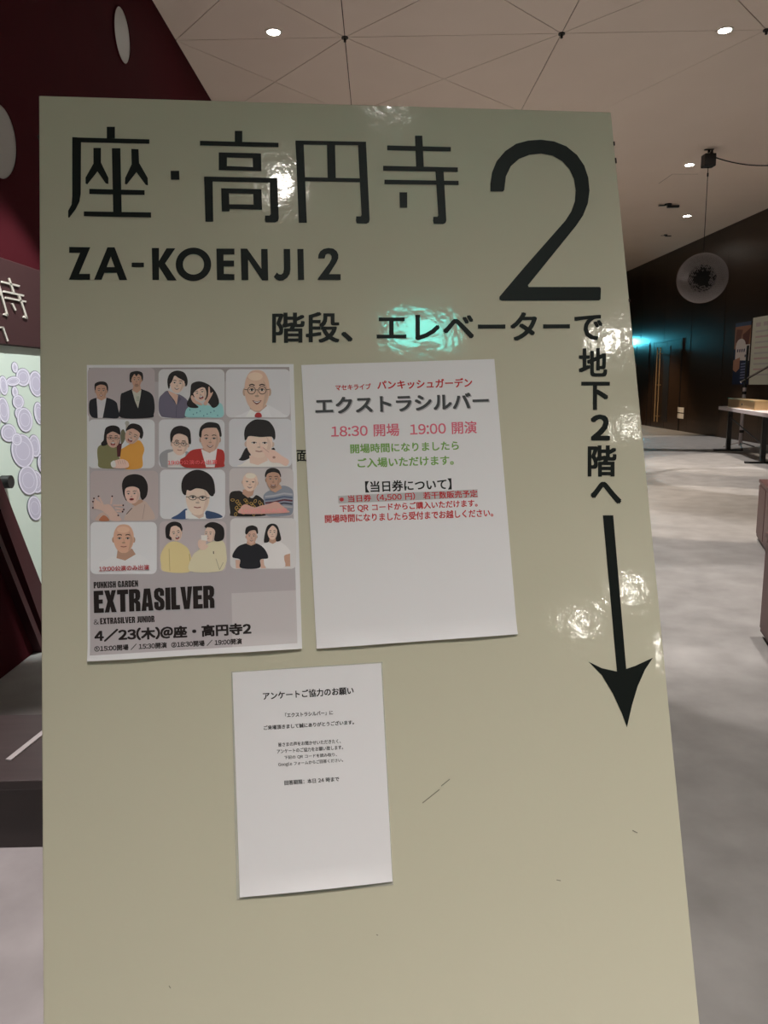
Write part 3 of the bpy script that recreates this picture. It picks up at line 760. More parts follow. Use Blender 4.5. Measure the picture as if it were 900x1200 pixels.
T6('ご入場いただけます。', [(245, 424), (620, 412), (622, 450), (247, 462)], 0.024, I_green)
T6('【当日券について】', [(275, 514), (612, 502), (614, 546), (277, 558)], 0.024, I_black)
flat = Print(lambda x, y, z: (BP(*Z6(x, y))[0], -(pz+z+yo(*BP(*Z6(x, y)))), BP(*Z6(x, y))[1]), k=2.0)
flat.poly([(170, 571), (714, 545), (716, 577), (172, 601)], (142, 140, 142)); flat.build('highlight_bar', M['print'], ms_)
T6('※当日券（4,500 円） 若干数販売予定', [(174, 570), (713, 547), (715, 576), (176, 598)], 0.022, I_red, 0.0001)
T6('下記 QR コードからご購入いただけます。', [(176, 607), (713, 584), (715, 616), (178, 638)], 0.024, I_red)
T6('開場時間になりましたら受付までお越しください。', [(118, 645), (774, 621), (776, 652), (119, 677)], 0.024, I_red)
# --- lower sheet in its clear pouch
q8 = lambda *a: [Z8(*p) for p in a]
ls_, yo = sheet('survey_sheet', q8((50, 112), (745, 68), (798, 1086), (85, 1160)), 0.0016, 0.0035, M['paper'],
                'small white sheet with black printed lines in a clear pouch, lowest on the board', 'notice', 0.0)
C4 = q8((44, 108), (752, 62), (803, 1106), (70, 1176))
Cp = [Vector(BP(*c)) for c in C4]
b = MB(); b.prism([Vector((p.x, -0.0004, p.y)) for p in Cp], (0, -0.0006, 0)); tag(b.build('clear_pouch', M['pouch'], ls_), 'clear laminate pouch')
pz = 0.0016+0.00012
def T8(s, q, bold): return fit_text(s, q, bold, pz, I_black, ls_, 'printed_line', zmap=Z8, y_of=yo)
T8('アンケートご協力のお願い', [(192, 204), (616, 177), (618, 213), (194, 241)], 0.024)
T8('「エクストラシルバー」に', [(296, 301), (519, 288), (521, 309), (297, 323)], 0.024)
T8('ご来場頂きまして誠にありがとうございます。', [(196, 360), (618, 333), (619, 354), (197, 381)], 0.024)
T8('皆さまの声をお聞かせいただきたく、', [(264, 440), (556, 422), (557, 442), (265, 459)], 0.018)
T8('アンケートのご協力をお願い致します。', [(258, 471), (567, 451), (568, 471), (259, 491)], 0.018)
T8('下記の QR コードを読み取り、', [(292, 501), (538, 486), (539, 505), (293, 519)], 0.018)
T8('Google フォームからご回答ください。', [(264, 533), (567, 512), (568, 532), (265, 554)], 0.018)
T8('回答期限：本日 24 時まで', [(292, 617), (548, 598), (550, 620), (294, 639)], 0.024)

# --- photo poster
po, yo = sheet('photo_poster', [(102, 428), (344, 427), (354, 760), (103, 775)], LS, 0.0035, M['paper'],
               'white-bordered poster of twelve portrait photos above bold dark lettering, left on the board', 'poster', 0.3)
pz = LS+0.00012
def pplace(zm):
    def f_(x, y, z):
        u, w = BP(*zm(x, y)); return (u, -(pz+z+yo(u, w)), w)
    return f_
ident = lambda x, y: (x, y)
# grey printed background as a grid so it follows the curl
bgp = Print(pplace(ident), k=PK)
TL, TR, BR, BLc = Vector((104.5, 431.5)), Vector((339, 430.5)), Vector((348.5, 753.5)), Vector((106, 768))
def quadp(a, b): return TL.lerp(TR, a).lerp(BLc.lerp(BR, a), b)
for j in range(120):
    for i in range(16):
        a0, a1, b0, b1 = i/16, (i+1)/16, j/120, (j+1)/120
        bgp.z = 0; c = (153, 145, 150) if (i < 11 or j < 97) else (166, 159, 162)
        if j < 6: c = (138, 128, 130)
        bgp.poly([quadp(a0, b0), quadp(a1, b0), quadp(a1, b1), quadp(a0, b1)], c)
bgp.build('grey_background', M['print'], po)
pz += 0.00008

SK = (186, 146, 128); SK2 = (172, 128, 106); SKL = (198, 166, 150); HB = (30, 24, 26)
def mulc(c, k): return tuple(max(0, min(255, x*k)) for x in c)
def face(p, cx, cy, rx, ry, skin=SK, rot=0.0, mouth='line', glasses=None, look=0.0, brows=True, eyec=(40, 28, 26), ears=True, beard=None):
    def R(x, y): return (cx+x*math.cos(rot)-y*math.sin(rot), cy+x*math.sin(rot)+y*math.cos(rot))
    if ears:
        for s in (-1, 1): q = R(s*rx*0.98, ry*0.08); p.ell(*q, rx*0.14, ry*0.20, mulc(skin, 0.86), rot)
    pts = [(0, -1), (.55, -.9), (.9, -.5), (.98, 0), (.88, .42), (.62, .78), (.25, .98), (0, 1.0), (-.25, .98), (-.62, .78), (-.88, .42), (-.98, 0), (-.9, -.5), (-.55, -.9)]
    p.sp([R(x*rx, y*ry) for x, y in pts], skin, 4)
    p.sp([R(rx*(x*.9+.05*0), ry*y) for x, y in ((.55, -.5), (.97, 0), (.88, .45), (.5, .9), (.62, .4), (.7, 0))], mulc(skin, 0.92), 3)
    ex_ = rx*0.40
    for s in (-1, 1):
        q = R(s*ex_+look*rx, -ry*0.02)
        p.ell(*q, rx*0.20, ry*0.065, mulc(skin, 0.80), rot)
        p.ell(*q, rx*0.16, ry*0.05, (225, 215, 210), rot); p.ell(*q, rx*0.085, ry*0.055, eyec, rot)
        p.line([R(s*ex_-rx*.19+look*rx, -ry*.04), R(s*ex_+look*rx, -ry*.085), R(s*ex_+rx*.19+look*rx, -ry*.04)], ry*0.035, mulc(eyec, 1.1))
        if brows: p.line([R(s*ex_-rx*.22+look*rx, -ry*.24), R(s*ex_+look*rx, -ry*.30), R(s*ex_+rx*.22+look*rx, -ry*.24)], ry*0.06, (58, 42, 38))
    p.line([R(look*rx*1.3, -ry*.02), R(rx*.06+look*rx*1.3, ry*.26)], rx*0.06, mulc(skin, 0.90))
    q = R(look*rx*1.3, ry*.28); p.ell(*q, rx*0.17, ry*0.055, mulc(skin, 0.80), rot)
    if beard: p.ell(*R(look*rx, ry*.72), rx*.42, ry*.2, beard, rot)
    mx, my = look*rx*1.2, ry*0.56
    if mouth == 'line':
        p.line([R(mx-rx*.28, my-ry*.02), R(mx, my+ry*.02), R(mx+rx*.28, my-ry*.02)], ry*0.06, (142, 76, 70))
    elif mouth == 'smile':
        p.sp([R(mx-rx*.36, my-ry*.07), R(mx, my-ry*.01), R(mx+rx*.36, my-ry*.07), R(mx, my+ry*.14)], (120, 52, 50), 4)
        p.sp([R(mx-rx*.27, my-ry*.035), R(mx, my+ry*.01), R(mx+rx*.27, my-ry*.035), R(mx, my+ry*.06)], (222, 212, 205), 4)
    elif mouth == 'open':
        p.ell(*R(mx, my+ry*.04), rx*.34, ry*.20, (112, 44, 44), rot); p.ell(*R(mx, my-ry*.06), rx*.26, ry*.06, (226, 216, 210), rot); p.ell(*R(mx, my+ry*.14), rx*.2, ry*.07, (176, 96, 94), rot)
    elif mouth == 'red':
        p.ell(*R(mx, my), rx*.30, ry*.12, (132, 30, 36), rot); p.ell(*R(mx, my), rx*.2, ry*.04, (80, 20, 24), rot)
    if glasses:
        for s in (-1, 1): p.ringe(*R(s*rx*.42+look*rx, 0), rx*.33, ry*.20 if glasses[1] else ry*.15, rx*.05, glasses[0], rot)
        p.line([R(-rx*.1+look*rx, -ry*.02), R(rx*.1+look*rx, -ry*.02)], rx*.05, glasses[0])
        for s in (-1, 1): p.line([R(s*rx*.75+look*rx, -ry*.03), R(s*rx*.98, -ry*.04)], rx*.05, glasses[0])
def card(zm, box, bg, label, draw, r=42, sq=None):
    p = Print(pplace(zm), k=PK)
    x0, y0, x1, y1 = box
    p.rrect(x0, y0, x1, y1, r, bg)
    draw(p)
    o = p.build('portrait_photo', M['print'], po); o['label'] = label
    return o

def c11(p):
    NV = (28, 28, 38)
    p.sp([(70, 355), (100, 330), (160, 318), (225, 325), (285, 355), (300, 400), (306, 484), (200, 486), (110, 486), (80, 465), (68, 430)], NV)
    p.poly([(128, 325), (208, 322), (198, 380), (178, 486), (138, 486), (134, 400)], (176, 170, 178))
    p.poly([(140, 300), (200, 300), (206, 325), (168, 345), (130, 326)], SK2)
    p.sp([(112, 240), (118, 205), (160, 190), (205, 198), (222, 235), (215, 280), (180, 260), (125, 285)], HB)
    face(p, 166, 266, 46, 66, SK2, 0.0, 'smile', ears=True); p.sp([(114, 235), (130, 200), (165, 192), (205, 202), (219, 240), (195, 222), (160, 216), (130, 228)], HB)
    p.sp([(325, 300), (350, 280), (410, 255), (455, 240), (500, 255), (560, 280), (590, 320), (600, 400), (592, 455), (565, 484), (330, 484), (320, 400)], (24, 24, 30))
    p.poly([(415, 258), (492, 258), (485, 310), (465, 408), (440, 350)], (166, 164, 152)); p.poly([(432, 210), (480, 210), (490, 258), (456, 285), (418, 262)], SK2)
    p.sp([(396, 150), (410, 118), (455, 106), (498, 120), (506, 160), (496, 190), (455, 160), (405, 200)], HB)
    face(p, 453, 178, 40, 62, SK2, 0.0, 'line', beard=mulc(SK2, .82)); p.sp([(396, 160), (405, 120), (455, 108), (500, 122), (504, 168), (490, 150), (468, 132), (452, 150), (436, 132), (418, 158), (404, 182)], HB)
    for i in range(3): p.line([(452, 318+i*14), (474, 316+i*14)], 5, (120, 130, 110))
card(Q1, (56, 78, 600, 488), (158, 146, 150), 'photo of two men in dark jackets', c11)
def c12(p):
    p.sp([(635, 330), (660, 295), (700, 265), (760, 290), (810, 300), (865, 345), (870, 400), (852, 482), (680, 480), (645, 460), (632, 420)], (92, 86, 108))
    p.poly([(705, 262), (790, 300), (778, 380), (735, 330)], SK); p.poly([(700, 268), (740, 335), (778, 385), (760, 345)], (70, 66, 88)); p.poly([(790, 300), (815, 330), (780, 385)], (78, 74, 96))
    p.line([(778, 385), (772, 480)], 4, (70, 66, 88))
    p.sp([(712, 250), (702, 180), (725, 125), (780, 102), (840, 120), (866, 180), (850, 230), (780, 160), (735, 200)], HB)
    face(p, 783, 205, 58, 78, SKL, 0.12, 'smile'); p.sp([(712, 240), (706, 170), (730, 122), (785, 104), (845, 125), (864, 190), (858, 215), (835, 185), (790, 160), (760, 145), (740, 190), (722, 215), (720, 245)], HB)
    o = 865
    def G(x, y): return (x+o, y)
    p.sp([G(5, 400), G(60, 380), (o+130, 375), (o+200, 390), (o+265, 365), (o+290, 410), (o+280, 478), (o+140, 482), (o-5, 480), (o-18, 440)], (120, 178, 182))
    for k in range(9): p.ell(o+20+k*28, 420+(k*37) % 50, 4, 6, (60, 110, 130))
    p.sp([(o+25, 260), (o+35, 210), (o+90, 190), (o+150, 205), (o+200, 240), (o+240, 300), (o+255, 370), (o+210, 405), (o+165, 360), (o+90, 300), (o+40, 345), (o+90, 400), (o+20, 402), (o-5, 370), (o+20, 310)], HB)
    face(p, o+100, 282, 54, 68, SKL, -0.3, 'open', ears=False)
    p.sp([(o+30, 285), (o+32, 225), (o+90, 195), (o+150, 215), (o+158, 250), (o+120, 238), (o+70, 262), (o+38, 300)], HB)
    p.sp([(o+28, 315), (o+42, 305), (o+70, 345), (o+110, 368), (o+118, 385), (o+60, 370), (o+35, 345)], SK)
    p.sp([(o+132, 368), (o+165, 310), (o+170, 240), (o+180, 238), (o+186, 285), (o+206, 275), (o+200, 300), (o+175, 345), (o+150, 385)], SK)
card(Q1, (630, 90, 1165, 486), (176, 174, 178), 'photo of a man in a purple shirt and a woman in a light blue top', c12)
def c13(p):
    p.sp([(400, 478), (440, 455), (500, 425), (560, 405), (640, 380), (710, 410), (770, 450), (790, 478)], (188, 186, 192))
    p.poly([(500, 380), (640, 380), (650, 420), (575, 440), (510, 430)], mulc(SK, .92))
    face(p, 562, 262, 103, 165, (192, 154, 132), 0.0, 'smile', ((64, 52, 50), True)); p.ell(548, 150, 60, 34, (206, 172, 150))
    p.poly([(510, 415), (568, 450), (575, 478), (470, 478)], (198, 196, 202)); p.poly([(648, 385), (572, 450), (580, 478), (680, 478)], (192, 190, 196))
    p.sp([(556, 446), (590, 446), (600, 478), (546, 478)], (168, 34, 36))
card(Q2, (310, 90, 830, 482), (180, 178, 184), 'photo of a bald man with round glasses and a red tie', c13)
def c21(p):
    p.sp([(325, 600), (350, 580), (365, 640), (330, 700)], (96, 92, 70)); p.ell(376, 528, 18, 18, (150, 146, 140)); p.poly([(366, 540), (388, 540), (384, 600), (364, 600)], (150, 142, 132))
    p.sp([(135, 740), (160, 705), (220, 690), (290, 720), (310, 800), (330, 885), (160, 890), (140, 830)], (112, 108, 68))
    p.sp([(320, 760), (360, 720), (430, 680), (480, 670), (515, 735), (500, 800), (490, 890), (340, 890)], (200, 132, 40))
    p.poly([(290, 700), (335, 690), (320, 800), (296, 800)], (78, 28, 34))
    p.sp([(190, 620), (205, 565), (260, 546), (312, 565), (322, 630), (310, 700), (250, 640), (215, 700), (175, 712), (165, 690), (185, 665)], HB)
    face(p, 264, 650, 56, 76, SK, 0.05, 'open', ((120, 60, 56), False), ears=False); p.sp([(198, 625), (208, 570), (260, 550), (310, 568), (320, 622), (260, 596)], HB)
    p.sp([(365, 590), (395, 540), (440, 532), (490, 555), (508, 610), (490, 655), (450, 600), (400, 580)], HB)
    face(p, 418, 630, 58, 68, SK, 0.45, 'open', ears=False); p.sp([(372, 588), (398, 545), (445, 536), (495, 565), (500, 640), (470, 598), (420, 572)], HB)
    p.sp([(245, 855), (280, 830), (340, 820), (385, 845), (380, 890), (270, 892)], (206, 164, 150))
    for k in range(4): p.line([(300+k*18, 828), (310+k*18, 860)], 3, (166, 118, 106))
    p.sp([(245, 850), (275, 832), (285, 880), (255, 885)], (190, 186, 184))
card(Q1, (62, 497, 600, 893), (184, 184, 190), 'photo of two laughing people in green and orange coats', c21)
def c22(p):
    p.sp([(638, 790), (680, 750), (740, 740), (870, 760), (900, 800), (880, 888), (680, 888), (645, 860)], (132, 132, 138)); p.poly([(705, 770), (760, 750), (850, 770), (840, 888), (705, 885)], (190, 186, 186))
    p.sp([(728, 680), (726, 610), (760, 565), (820, 552), (875, 575), (892, 640), (885, 700), (810, 620), (745, 690)], HB)
    face(p, 805, 695, 68, 92, SKL, 0.08, 'line', ((50, 38, 38), True)); p.sp([(728, 665), (728, 605), (760, 562), (820, 550), (880, 580), (892, 650), (875, 680), (860, 635), (800, 612), (755, 630), (742, 670)], HB)
    o = 865
    p.sp([(o-20, 800), (o+30, 750), (o+110, 735), (o+240, 735), (o+295, 760), (o+298, 850), (o+270, 885), (o-10, 888), (o-60, 830)], (172, 36, 32))
    p.poly([(o+110, 740), (o+240, 735), (o+220, 885), (o+150, 885)], (196, 190, 192)); p.poly([(o+130, 700), (o+215, 700), (o+222, 745), (o+180, 770), (o+125, 745)], SK2)
    p.sp([(o+100, 640), (o+102, 570), (o+140, 530), (o+190, 520), (o+250, 535), (o+272, 590), (o+268, 640), (o+180, 580)], HB)
    face(p, o+184, 655, 78, 106, SK, 0, 'smile'); p.sp([(o+102, 640), (o+104, 570), (o+145, 528), (o+195, 521), (o+250, 538), (o+272, 600), (o+264, 640), (o+248, 575), (o+185, 565), (o+125, 580), (o+112, 640)], HB)
card(Q1, (632, 497, 1165, 890), (180, 180, 186), 'photo of a man with glasses beside a man in a red vest', c22)
def c23(p):
    p.sp([(430, 805), (470, 730), (500, 740), (510, 800), (460, 830), (415, 825)], HB); p.poly([(675, 735), (700, 725), (712, 745), (690, 745)], HB)
    p.sp([(440, 860), (500, 815), (580, 800), (680, 820), (760, 850), (800, 878), (420, 878)], (196, 190, 186)); p.poly([(500, 790), (640, 780), (650, 830), (570, 868), (505, 850)], SKL)
    p.sp([(462, 640), (470, 560), (530, 505), (590, 497), (660, 515), (705, 580), (705, 660), (640, 600), (520, 600)], HB)
    face(p, 582, 690, 108, 118, (206, 172, 156), 0.02, 'line', brows=False); p.sp([(462, 660), (466, 570), (525, 508), (590, 498), (662, 516), (706, 590), (700, 668), (680, 638), (590, 640), (500, 632), (478, 660)], HB)
    p.sp([(590, 730), (605, 718), (650, 745), (700, 745), (760, 790), (820, 830), (800, 875), (740, 850), (680, 845), (640, 800)], (202, 164, 150)); p.line([(610, 725), (660, 765)], 4, (166, 122, 108)); p.ell(700, 805, 12, 10, (150, 104, 92))
card(Q2, (335, 492, 845, 882), (178, 177, 184), 'photo of a woman with a straight fringe and a hand at her cheek', c23)
def c31(p):
    BG = (180, 150, 138)
    p.sp([(350, 440), (380, 380), (440, 330), (510, 290), (560, 340), (595, 400), (590, 440), (480, 452), (380, 450)], (176, 152, 142)); p.line([(520, 320), (500, 440)], 4, (146, 120, 112)); p.line([(415, 350), (370, 400)], 6, (70, 56, 56))
    p.poly([(410, 290), (500, 280), (505, 300), (440, 335), (415, 320)], SK2)
    p.sp([(340, 220), (335, 150), (365, 95), (435, 75), (505, 95), (542, 160), (538, 240), (510, 275), (480, 220), (400, 200), (375, 290), (350, 255)], HB)
    face(p, 418, 235, 62, 78, (200, 162, 148), -0.05, 'red', ears=False, look=-0.1); p.sp([(342, 215), (340, 150), (368, 98), (435, 78), (505, 98), (540, 170), (534, 240), (505, 285), (484, 260), (476, 200), (430, 176), (380, 182), (358, 200)], HB)
    p.sp([(120, 450), (150, 400), (190, 385), (220, 420), (235, 450)], BG); p.sp([(150, 452), (180, 410), (210, 420), (230, 452)], (170, 96, 64))
    p.sp([(110, 300), (140, 290), (180, 320), (230, 320), (262, 350), (300, 400), (330, 450), (250, 452), (220, 410), (170, 370), (110, 350)], (190, 156, 144))
    for a_, b2 in (((150, 320), (108, 272)), ((180, 320), (145, 255)), ((135, 335), (100, 298)), ((150, 355), (100, 348)), ((245, 320), (256, 255)), ((262, 330), (345, 328)), ((280, 350), (350, 362)), ((290, 375), (340, 380)), ((285, 390), (305, 410))):
        p.line([a_, b2], 14, (190, 156, 144)); p.ell(b2[0], b2[1], 7, 7, (60, 30, 36))
card(Q3, (78, 48, 628, 455), (164, 150, 152), 'photo of a woman with bobbed hair crossing her hands', c31)
def c32(p):
    o = 865
    p.sp([(735, 436), (790, 400), (850, 355), (870, 380), (880, 436)], (48, 72, 118)); p.sp([(o+150, 430), (o+148, 375), (o+200, 380), (o+260, 400), (o+282, 425), (o+200, 436)], (44, 66, 104))
    p.poly([(848, 370), (900, 350), (1010, 400), (1015, 436), (850, 436)], (200, 198, 204)); p.poly([(895, 350), (1000, 360), (995, 420), (960, 436), (900, 400)], mulc(SKL, .93))
    p.sp([(820, 210), (818, 140), (850, 80), (920, 42), (990, 50), (1060, 95), (1085, 170), (1075, 240), (960, 180), (860, 240), (835, 240)], HB)
    face(p, 948, 268, 98, 138, (206, 176, 160), 0.04, 'line', ((44, 34, 34), False), ears=False, brows=False); p.sp([(820, 215), (818, 140), (850, 80), (925, 42), (995, 50), (1060, 95), (1086, 170), (1078, 245), (1050, 250), (1010, 205), (940, 190), (890, 210), (858, 205), (846, 245)], HB)
card(Q3, (642, 38, 1170, 438), (184, 184, 190), 'photo of a man with a heavy fringe and dark glasses', c32)
def c33(p):
    p.sp([(342, 235), (410, 210), (450, 225), (520, 270), (560, 245), (620, 290), (640, 340), (635, 410), (370, 416), (345, 380)], (34, 28, 26))
    for k in range(26):
        a = (365+(k*61) % 250, 285+(k*43) % 120); p.ringe(a[0], a[1], 17, 12, 5, (160, 122, 52), k*0.7, 12)
    p.sp([(615, 250), (660, 210), (700, 215), (760, 170), (820, 180), (855, 215), (858, 300), (850, 390), (800, 412), (640, 412), (625, 330)], (118, 124, 140))
    for k, c in enumerate(((150, 150, 160), (72, 84, 116), (92, 34, 48), (52, 52, 70), (150, 146, 150))): p.line([(628, 258+k*26), (700, 250+k*26), (780, 232+k*26), (850, 240+k*26)], 13, c)
    p.poly([(450, 200), (540, 200), (530, 245), (490, 268), (445, 235)], SK2)
    face(p, 507, 140, 62, 74, (206, 170, 152), 0.08, 'smile', brows=False); p.ell(510, 90, 42, 22, (214, 184, 168))
    p.poly([(665, 180), (750, 160), (765, 190), (710, 225), (670, 205)], SK2)
    p.sp([(630, 100), (640, 45), (690, 25), (740, 45), (755, 100), (690, 70)], HB)
    face(p, 694, 118, 58, 82, SK2, 0.0, 'smile', beard=mulc(SK2, .75)); p.sp([(630, 105), (638, 48), (690, 26), (742, 46), (755, 100), (735, 70), (690, 60), (648, 75)], HB)
    p.sp([(430, 350), (470, 320), (540, 345), (600, 330), (650, 320), (720, 300), (770, 335), (800, 360), (800, 390), (440, 398)], (190, 140, 128))
card(Q4, (338, 27, 858, 418), (172, 164, 166), 'photo of two men in patterned jumpers', c33)
def c41(p):
    p.sp([(150, 800), (200, 770), (280, 740), (350, 770), (440, 720), (520, 750), (560, 800), (500, 830), (200, 830)], (192, 192, 198))
    p.poly([(300, 680), (418, 680), (445, 725), (360, 775), (290, 755)], mulc(SK2, .95))
    face(p, 348, 598, 84, 116, (196, 146, 120), 0.0, 'line'); p.ell(345, 525, 52, 26, (208, 160, 134))
card(Q3, (78, 462, 616, 884), (190, 190, 196), 'photo of a bald man in a white shirt', c41)
def c42(p):
    o = 865
    p.sp([(650, 720), (700, 640), (760, 620), (820, 640), (880, 700), (895, 860), (680, 864), (650, 800)], (196, 176, 118)); p.line([(715, 680), (722, 860)], 4, (160, 138, 84)); p.line([(880, 720), (895, 860)], 5, (160, 138, 84))
    p.sp([(690, 560), (690, 500), (740, 462), (800, 470), (825, 520), (800, 560), (740, 590), (735, 610), (700, 590)], HB)
    face(p, 770, 555, 48, 62, SKL, -0.25, 'open', look=0.08); p.sp([(690, 580), (690, 500), (740, 462), (805, 472), (822, 520), (770, 492), (735, 500), (722, 550), (715, 590), (735, 612), (705, 598)], HB)
    p.sp([(o+20, 860), (o+40, 740), (o+90, 690), (o+200, 620), (o+290, 620), (o+316, 720), (o+312, 800), (o+260, 862)], (190, 180, 148)); p.line([(o+230, 760), (o+260, 850), (o+290, 790)], 5, (152, 142, 112)); p.line([(o+210, 700), (o+212, 722)], 7, (60, 50, 40))
    p.sp([(o+140, 500), (o+180, 468), (o+240, 470), (o+292, 510), (o+296, 590), (o+260, 618), (o+215, 600), (o+170, 530)], HB)
    face(p, o+182, 562, 44, 62, SKL, 0.05, 'line', ears=False, look=-0.3); p.sp([(o+138, 500), (o+180, 467), (o+240, 470), (o+292, 512), (o+296, 590), (o+265, 618), (o+218, 612), (o+224, 540), (o+195, 510)], HB)
    p.sp([(o+85, 620), (o+110, 600), (o+140, 580), (o+160, 590), (o+150, 640), (o+170, 660), (o+130, 690), (o+90, 670)], SKL); p.poly([(o+110, 570), (o+160, 570), (o+160, 616), (o+112, 610)], (198, 192, 188))
card(Q3, (637, 457, 1180, 866), (166, 154, 158), 'photo of two laughing people in yellow and cream tops', c42)
def c43(p):
    for s in ((388, 770, 425, 838), (590, 765, 630, 838)): p.poly([(s[0], s[1]), (s[2], s[1]), (s[2]+4, s[3]), (s[0]+4, s[3])], SK)
    p.poly([(782, 720), (830, 715), (832, 822), (785, 822)], SK2)
    p.sp([(605, 650), (660, 625), (740, 620), (800, 660), (835, 712), (780, 740), (785, 828), (632, 828), (620, 700)], (192, 188, 190))
    p.sp([(362, 745), (400, 670), (460, 640), (520, 632), (580, 645), (630, 690), (652, 755), (590, 768), (582, 835), (430, 835), (425, 768)], (26, 26, 34))
    p.poly([(484, 610), (545, 610), (552, 640), (515, 655), (478, 640)], SK2)
    p.sp([(470, 560), (475, 510), (520, 490), (562, 508), (568, 560), (520, 530)], HB)
    face(p, 518, 578, 44, 60, SK, 0, 'smile'); p.sp([(470, 560), (474, 510), (520, 491), (564, 508), (568, 558), (548, 530), (505, 535), (484, 560)], HB)
    p.sp([(618, 620), (630, 540), (650, 492), (690, 476), (728, 495), (750, 560), (756, 610), (715, 618), (700, 560), (660, 620), (635, 630)], HB)
    p.poly([(665, 590), (712, 590), (718, 625), (690, 640), (660, 625)], SK2)
    face(p, 687, 548, 40, 58, SKL, 0, 'line', ears=False); p.sp([(640, 560), (650, 495), (690, 477), (728, 497), (738, 560), (722, 520), (690, 492), (660, 520)], HB)
card(Q4, (345, 432, 880, 842), (182, 178, 180), 'photo of two people in a black and a white T-shirt', c43)
pz += 0.0013
def TP(s, q, bold, m, zm, dz=0.0): return fit_text(s, q, bold, pz+dz, m, po, 'printed_line', zmap=zm, y_of=yo)
TP('19:00公演のみ出演', [(150, 822), (555, 808), (556, 850), (152, 866)], 0.022, I_maroon, Q3)
pink2 = pmat('print_pale_pink', (206, 130, 130))
TP('19:00公演のみ出演', [(705, 830), (1105, 826), (1106, 862), (706, 868)], 0.018, pmat('print_rose', (190, 84, 88)), Q1)
TP('19:00公演のみ出演', [(430, 358), (805, 350), (806, 388), (432, 400)], 0.03, pink2, Q4)
pz -= 0.0013
I_sil = pmat('print_dark_brown', (40, 32, 32), 0.9)
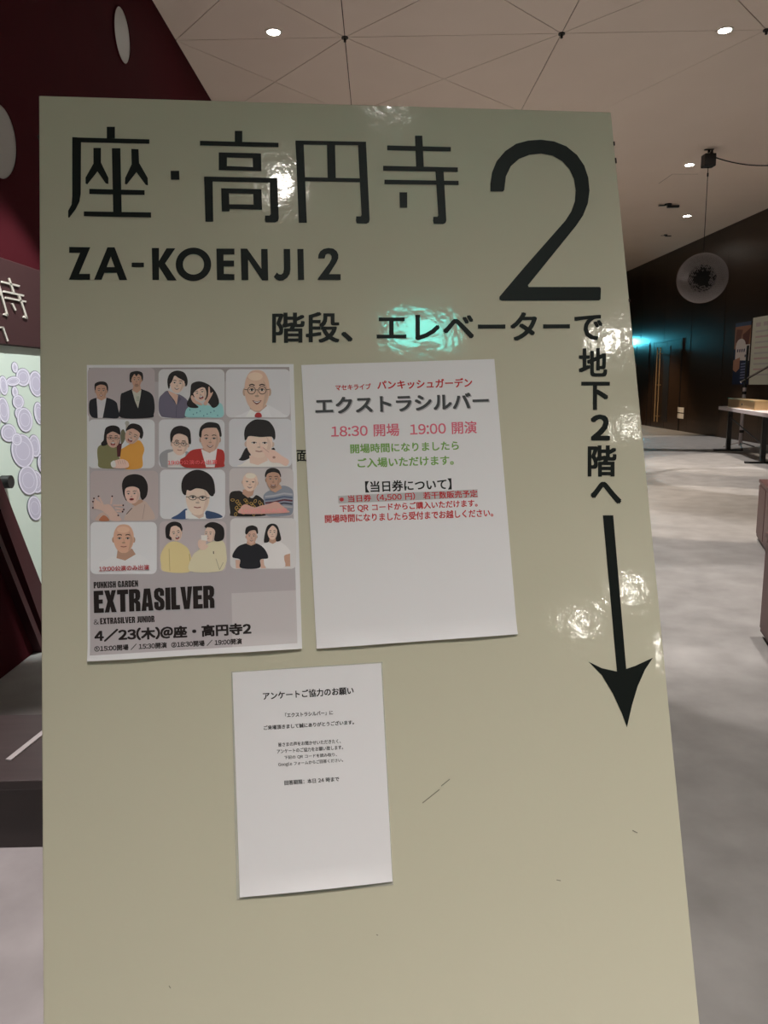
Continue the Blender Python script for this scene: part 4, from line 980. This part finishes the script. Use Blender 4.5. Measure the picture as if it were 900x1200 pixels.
BLOCK = {  # heavy condensed capitals, 10 units high, y down: (width, [polygons with holes])
 'E': (4.4, [[[(0,0),(4.3,0),(4.3,2),(2.3,2),(2.3,4),(4,4),(4,5.9),(2.3,5.9),(2.3,8),(4.4,8),(4.4,10),(0,10)]]]),
 'X': (5.4, [[[(0,0),(2.3,0),(2.8,2.3),(3.3,0),(5.3,0),(3.9,4.9),(5.4,10),(3.1,10),(2.6,7.4),(2.1,10),(0,10),(1.4,5)]]]),
 'T': (5.0, [[[(0,0),(5,0),(5,2.1),(3.65,2.1),(3.65,10),(1.35,10),(1.35,2.1),(0,2.1)]]]),
 'R': (5.2, [[[(0,0),(3.4,0),(4.6,.5),(5.1,1.6),(5.1,3.6),(4.7,4.8),(4,5.2),(4.8,5.8),(5.1,6.8),(5.1,10),(2.95,10),(2.95,6.6),(2.3,6.1),(2.3,10),(0,10)],[(2.3,1.8),(2.85,2),(2.85,4),(2.3,4.3)]]]),
 'A': (5.4, [[[(1.3,0),(4.1,0),(5.4,10),(3.2,10),(3.1,8.2),(2.3,8.2),(2.2,10),(0,10)],[(2.7,2.6),(2.35,6.4),(3.0,6.4)]]]),
 'S': (4.9, [[[(4.7,3.6),(2.75,3.6),(2.75,2),(2.4,1.7),(2.1,2),(2.1,3),(2.5,3.7),(4.2,5),(4.8,6.2),(4.8,8.3),(4.2,9.6),(2.5,10.1),(.8,9.7),(.1,8.5),(.1,6.2),(2.1,6.2),(2.1,8),(2.4,8.4),(2.75,8),(2.75,6.9),(2.2,6.1),(.6,4.9),(.1,3.8),(.1,1.6),(.8,.3),(2.4,-.1),(4,.3),(4.7,1.5)]]]),
 'I': (2.3, [[[(0,0),(2.3,0),(2.3,10),(0,10)]]]),
 'L': (4.0, [[[(0,0),(2.3,0),(2.3,8),(4,8),(4,10),(0,10)]]]),
 'V': (5.4, [[[(0,0),(2.2,0),(2.8,6.4),(3.3,0),(5.4,0),(4,10),(1.5,10)]]]),
 'P': (4.9, [[[(0,0),(3.3,0),(4.5,.6),(4.9,2),(4.9,4.2),(4.4,5.6),(3.3,6.1),(2.3,6.1),(2.3,10),(0,10)],[(2.3,1.8),(2.75,2),(2.75,4.1),(2.3,4.4)]]]),
 'U': (5.0, [[[(0,0),(2.2,0),(2.2,8),(2.5,8.4),(2.8,8),(2.8,0),(5,0),(5,7.8),(4.3,9.6),(2.5,10.1),(.7,9.6),(0,7.8)]]]),
 'N': (5.0, [[[(0,0),(1.9,0),(3.1,4.6),(3.1,0),(5,0),(5,10),(3.2,10),(1.9,5.2),(1.9,10),(0,10)]]]),
 'K': (5.4, [[[(0,0),(2.2,0),(2.2,3.6),(3.1,0),(5.2,0),(4,4.5),(5.4,10),(3.1,10),(2.2,6.2),(2.2,10),(0,10)]]]),
 'H': (5.0, [[[(0,0),(2.2,0),(2.2,3.9),(2.8,3.9),(2.8,0),(5,0),(5,10),(2.8,10),(2.8,5.8),(2.2,5.8),(2.2,10),(0,10)]]]),
 'G': (5.0, [[[(5,3.8),(2.85,3.8),(2.85,2),(2.5,1.7),(2.2,2),(2.2,8),(2.5,8.4),(2.85,8),(2.85,6.4),(2.5,6.4),(2.5,4.8),(5,4.8),(5,10),(3.8,10),(3.5,9.5),(2.2,10.1),(.6,9.4),(0,7.8),(0,2.2),(.7,.4),(2.5,-.1),(4.3,.4),(5,2.2)]]]),
 'D': (5.0, [[[(0,0),(3.2,0),(4.5,.6),(5,2.2),(5,7.8),(4.5,9.4),(3.2,10),(0,10)],[(2.2,1.8),(2.8,2.1),(2.8,7.9),(2.2,8.2)]]]),
 'O': (5.0, [[[(2.5,-.1),(4.3,.4),(5,2.2),(5,7.8),(4.3,9.6),(2.5,10.1),(.7,9.6),(0,7.8),(0,2.2),(.7,.4)],[(2.5,1.7),(2.2,2.1),(2.2,7.9),(2.5,8.3),(2.8,7.9),(2.8,2.1)]]]),
 'J': (3.6, [[[(1.3,0),(3.6,0),(3.6,8),(3,9.5),(1.6,10),(0,10),(0,8.2),(1,8.2),(1.3,7.8)]]]),
}
def block_text(s, quad, m, dz=0.0, gap=0.45):
    x = 0; L = []
    for ch in s:
        if ch == ' ': x += 2.6; continue
        w, polys = BLOCK[ch]; L += [(x, pl) for pl in polys]; x += w+gap
    W_ = x-gap; Q = [Vector(BP(*Z5(*p))) for p in quad]; vs = []; fs = []
    for ox, loops in L:
        lp = [[Vector((p[0], p[1], 0)) for p in l_] for l_ in loops]; base = len(vs)
        for l_ in lp:
            for p in l_:
                a, b_ = (p.x+ox)/W_, p.y/10; q = Q[0].lerp(Q[1], a).lerp(Q[3].lerp(Q[2], a), b_)
                vs.append((q.x, -(pz+dz+yo(q.x, q.y)), q.y))
        for t in tessellate_polygon(lp): fs.append([base+k for k in t])
    me = bpy.data.meshes.new('printed_line'); me.from_pydata(vs, [], fs)
    return link('printed_line', me, m, po)
block_text('PUNKISH GARDEN', [(50, 57), (223, 50), (224, 75), (51, 82)], I_sil)
block_text('EXTRASILVER', [(55, 98), (526, 76), (528, 163), (57, 183)], I_shadow, 0.0, 0.3)
block_text('EXTRASILVER', [(50, 92), (521, 70), (523, 158), (52, 178)], I_sil, 0.0001, 0.3)
TP('&', [(50, 203), (70, 202), (71, 223), (51, 224)], 0.0, I_sil, Z5)
block_text('EXTRASILVER JUNIOR', [(75, 198), (287, 188), (288, 213), (76, 222)], I_sil)
TP('4／23(木)@座・高円寺2', [(53, 243), (664, 215), (666, 262), (54, 292)], 0.042, I_sil, Z5)
TP('①15:00開場 / 15:30開演  ②18:30開場 / 19:00開演', [(53, 306), (628, 276), (629, 299), (54, 329)], 0.032, I_sil, Z5)
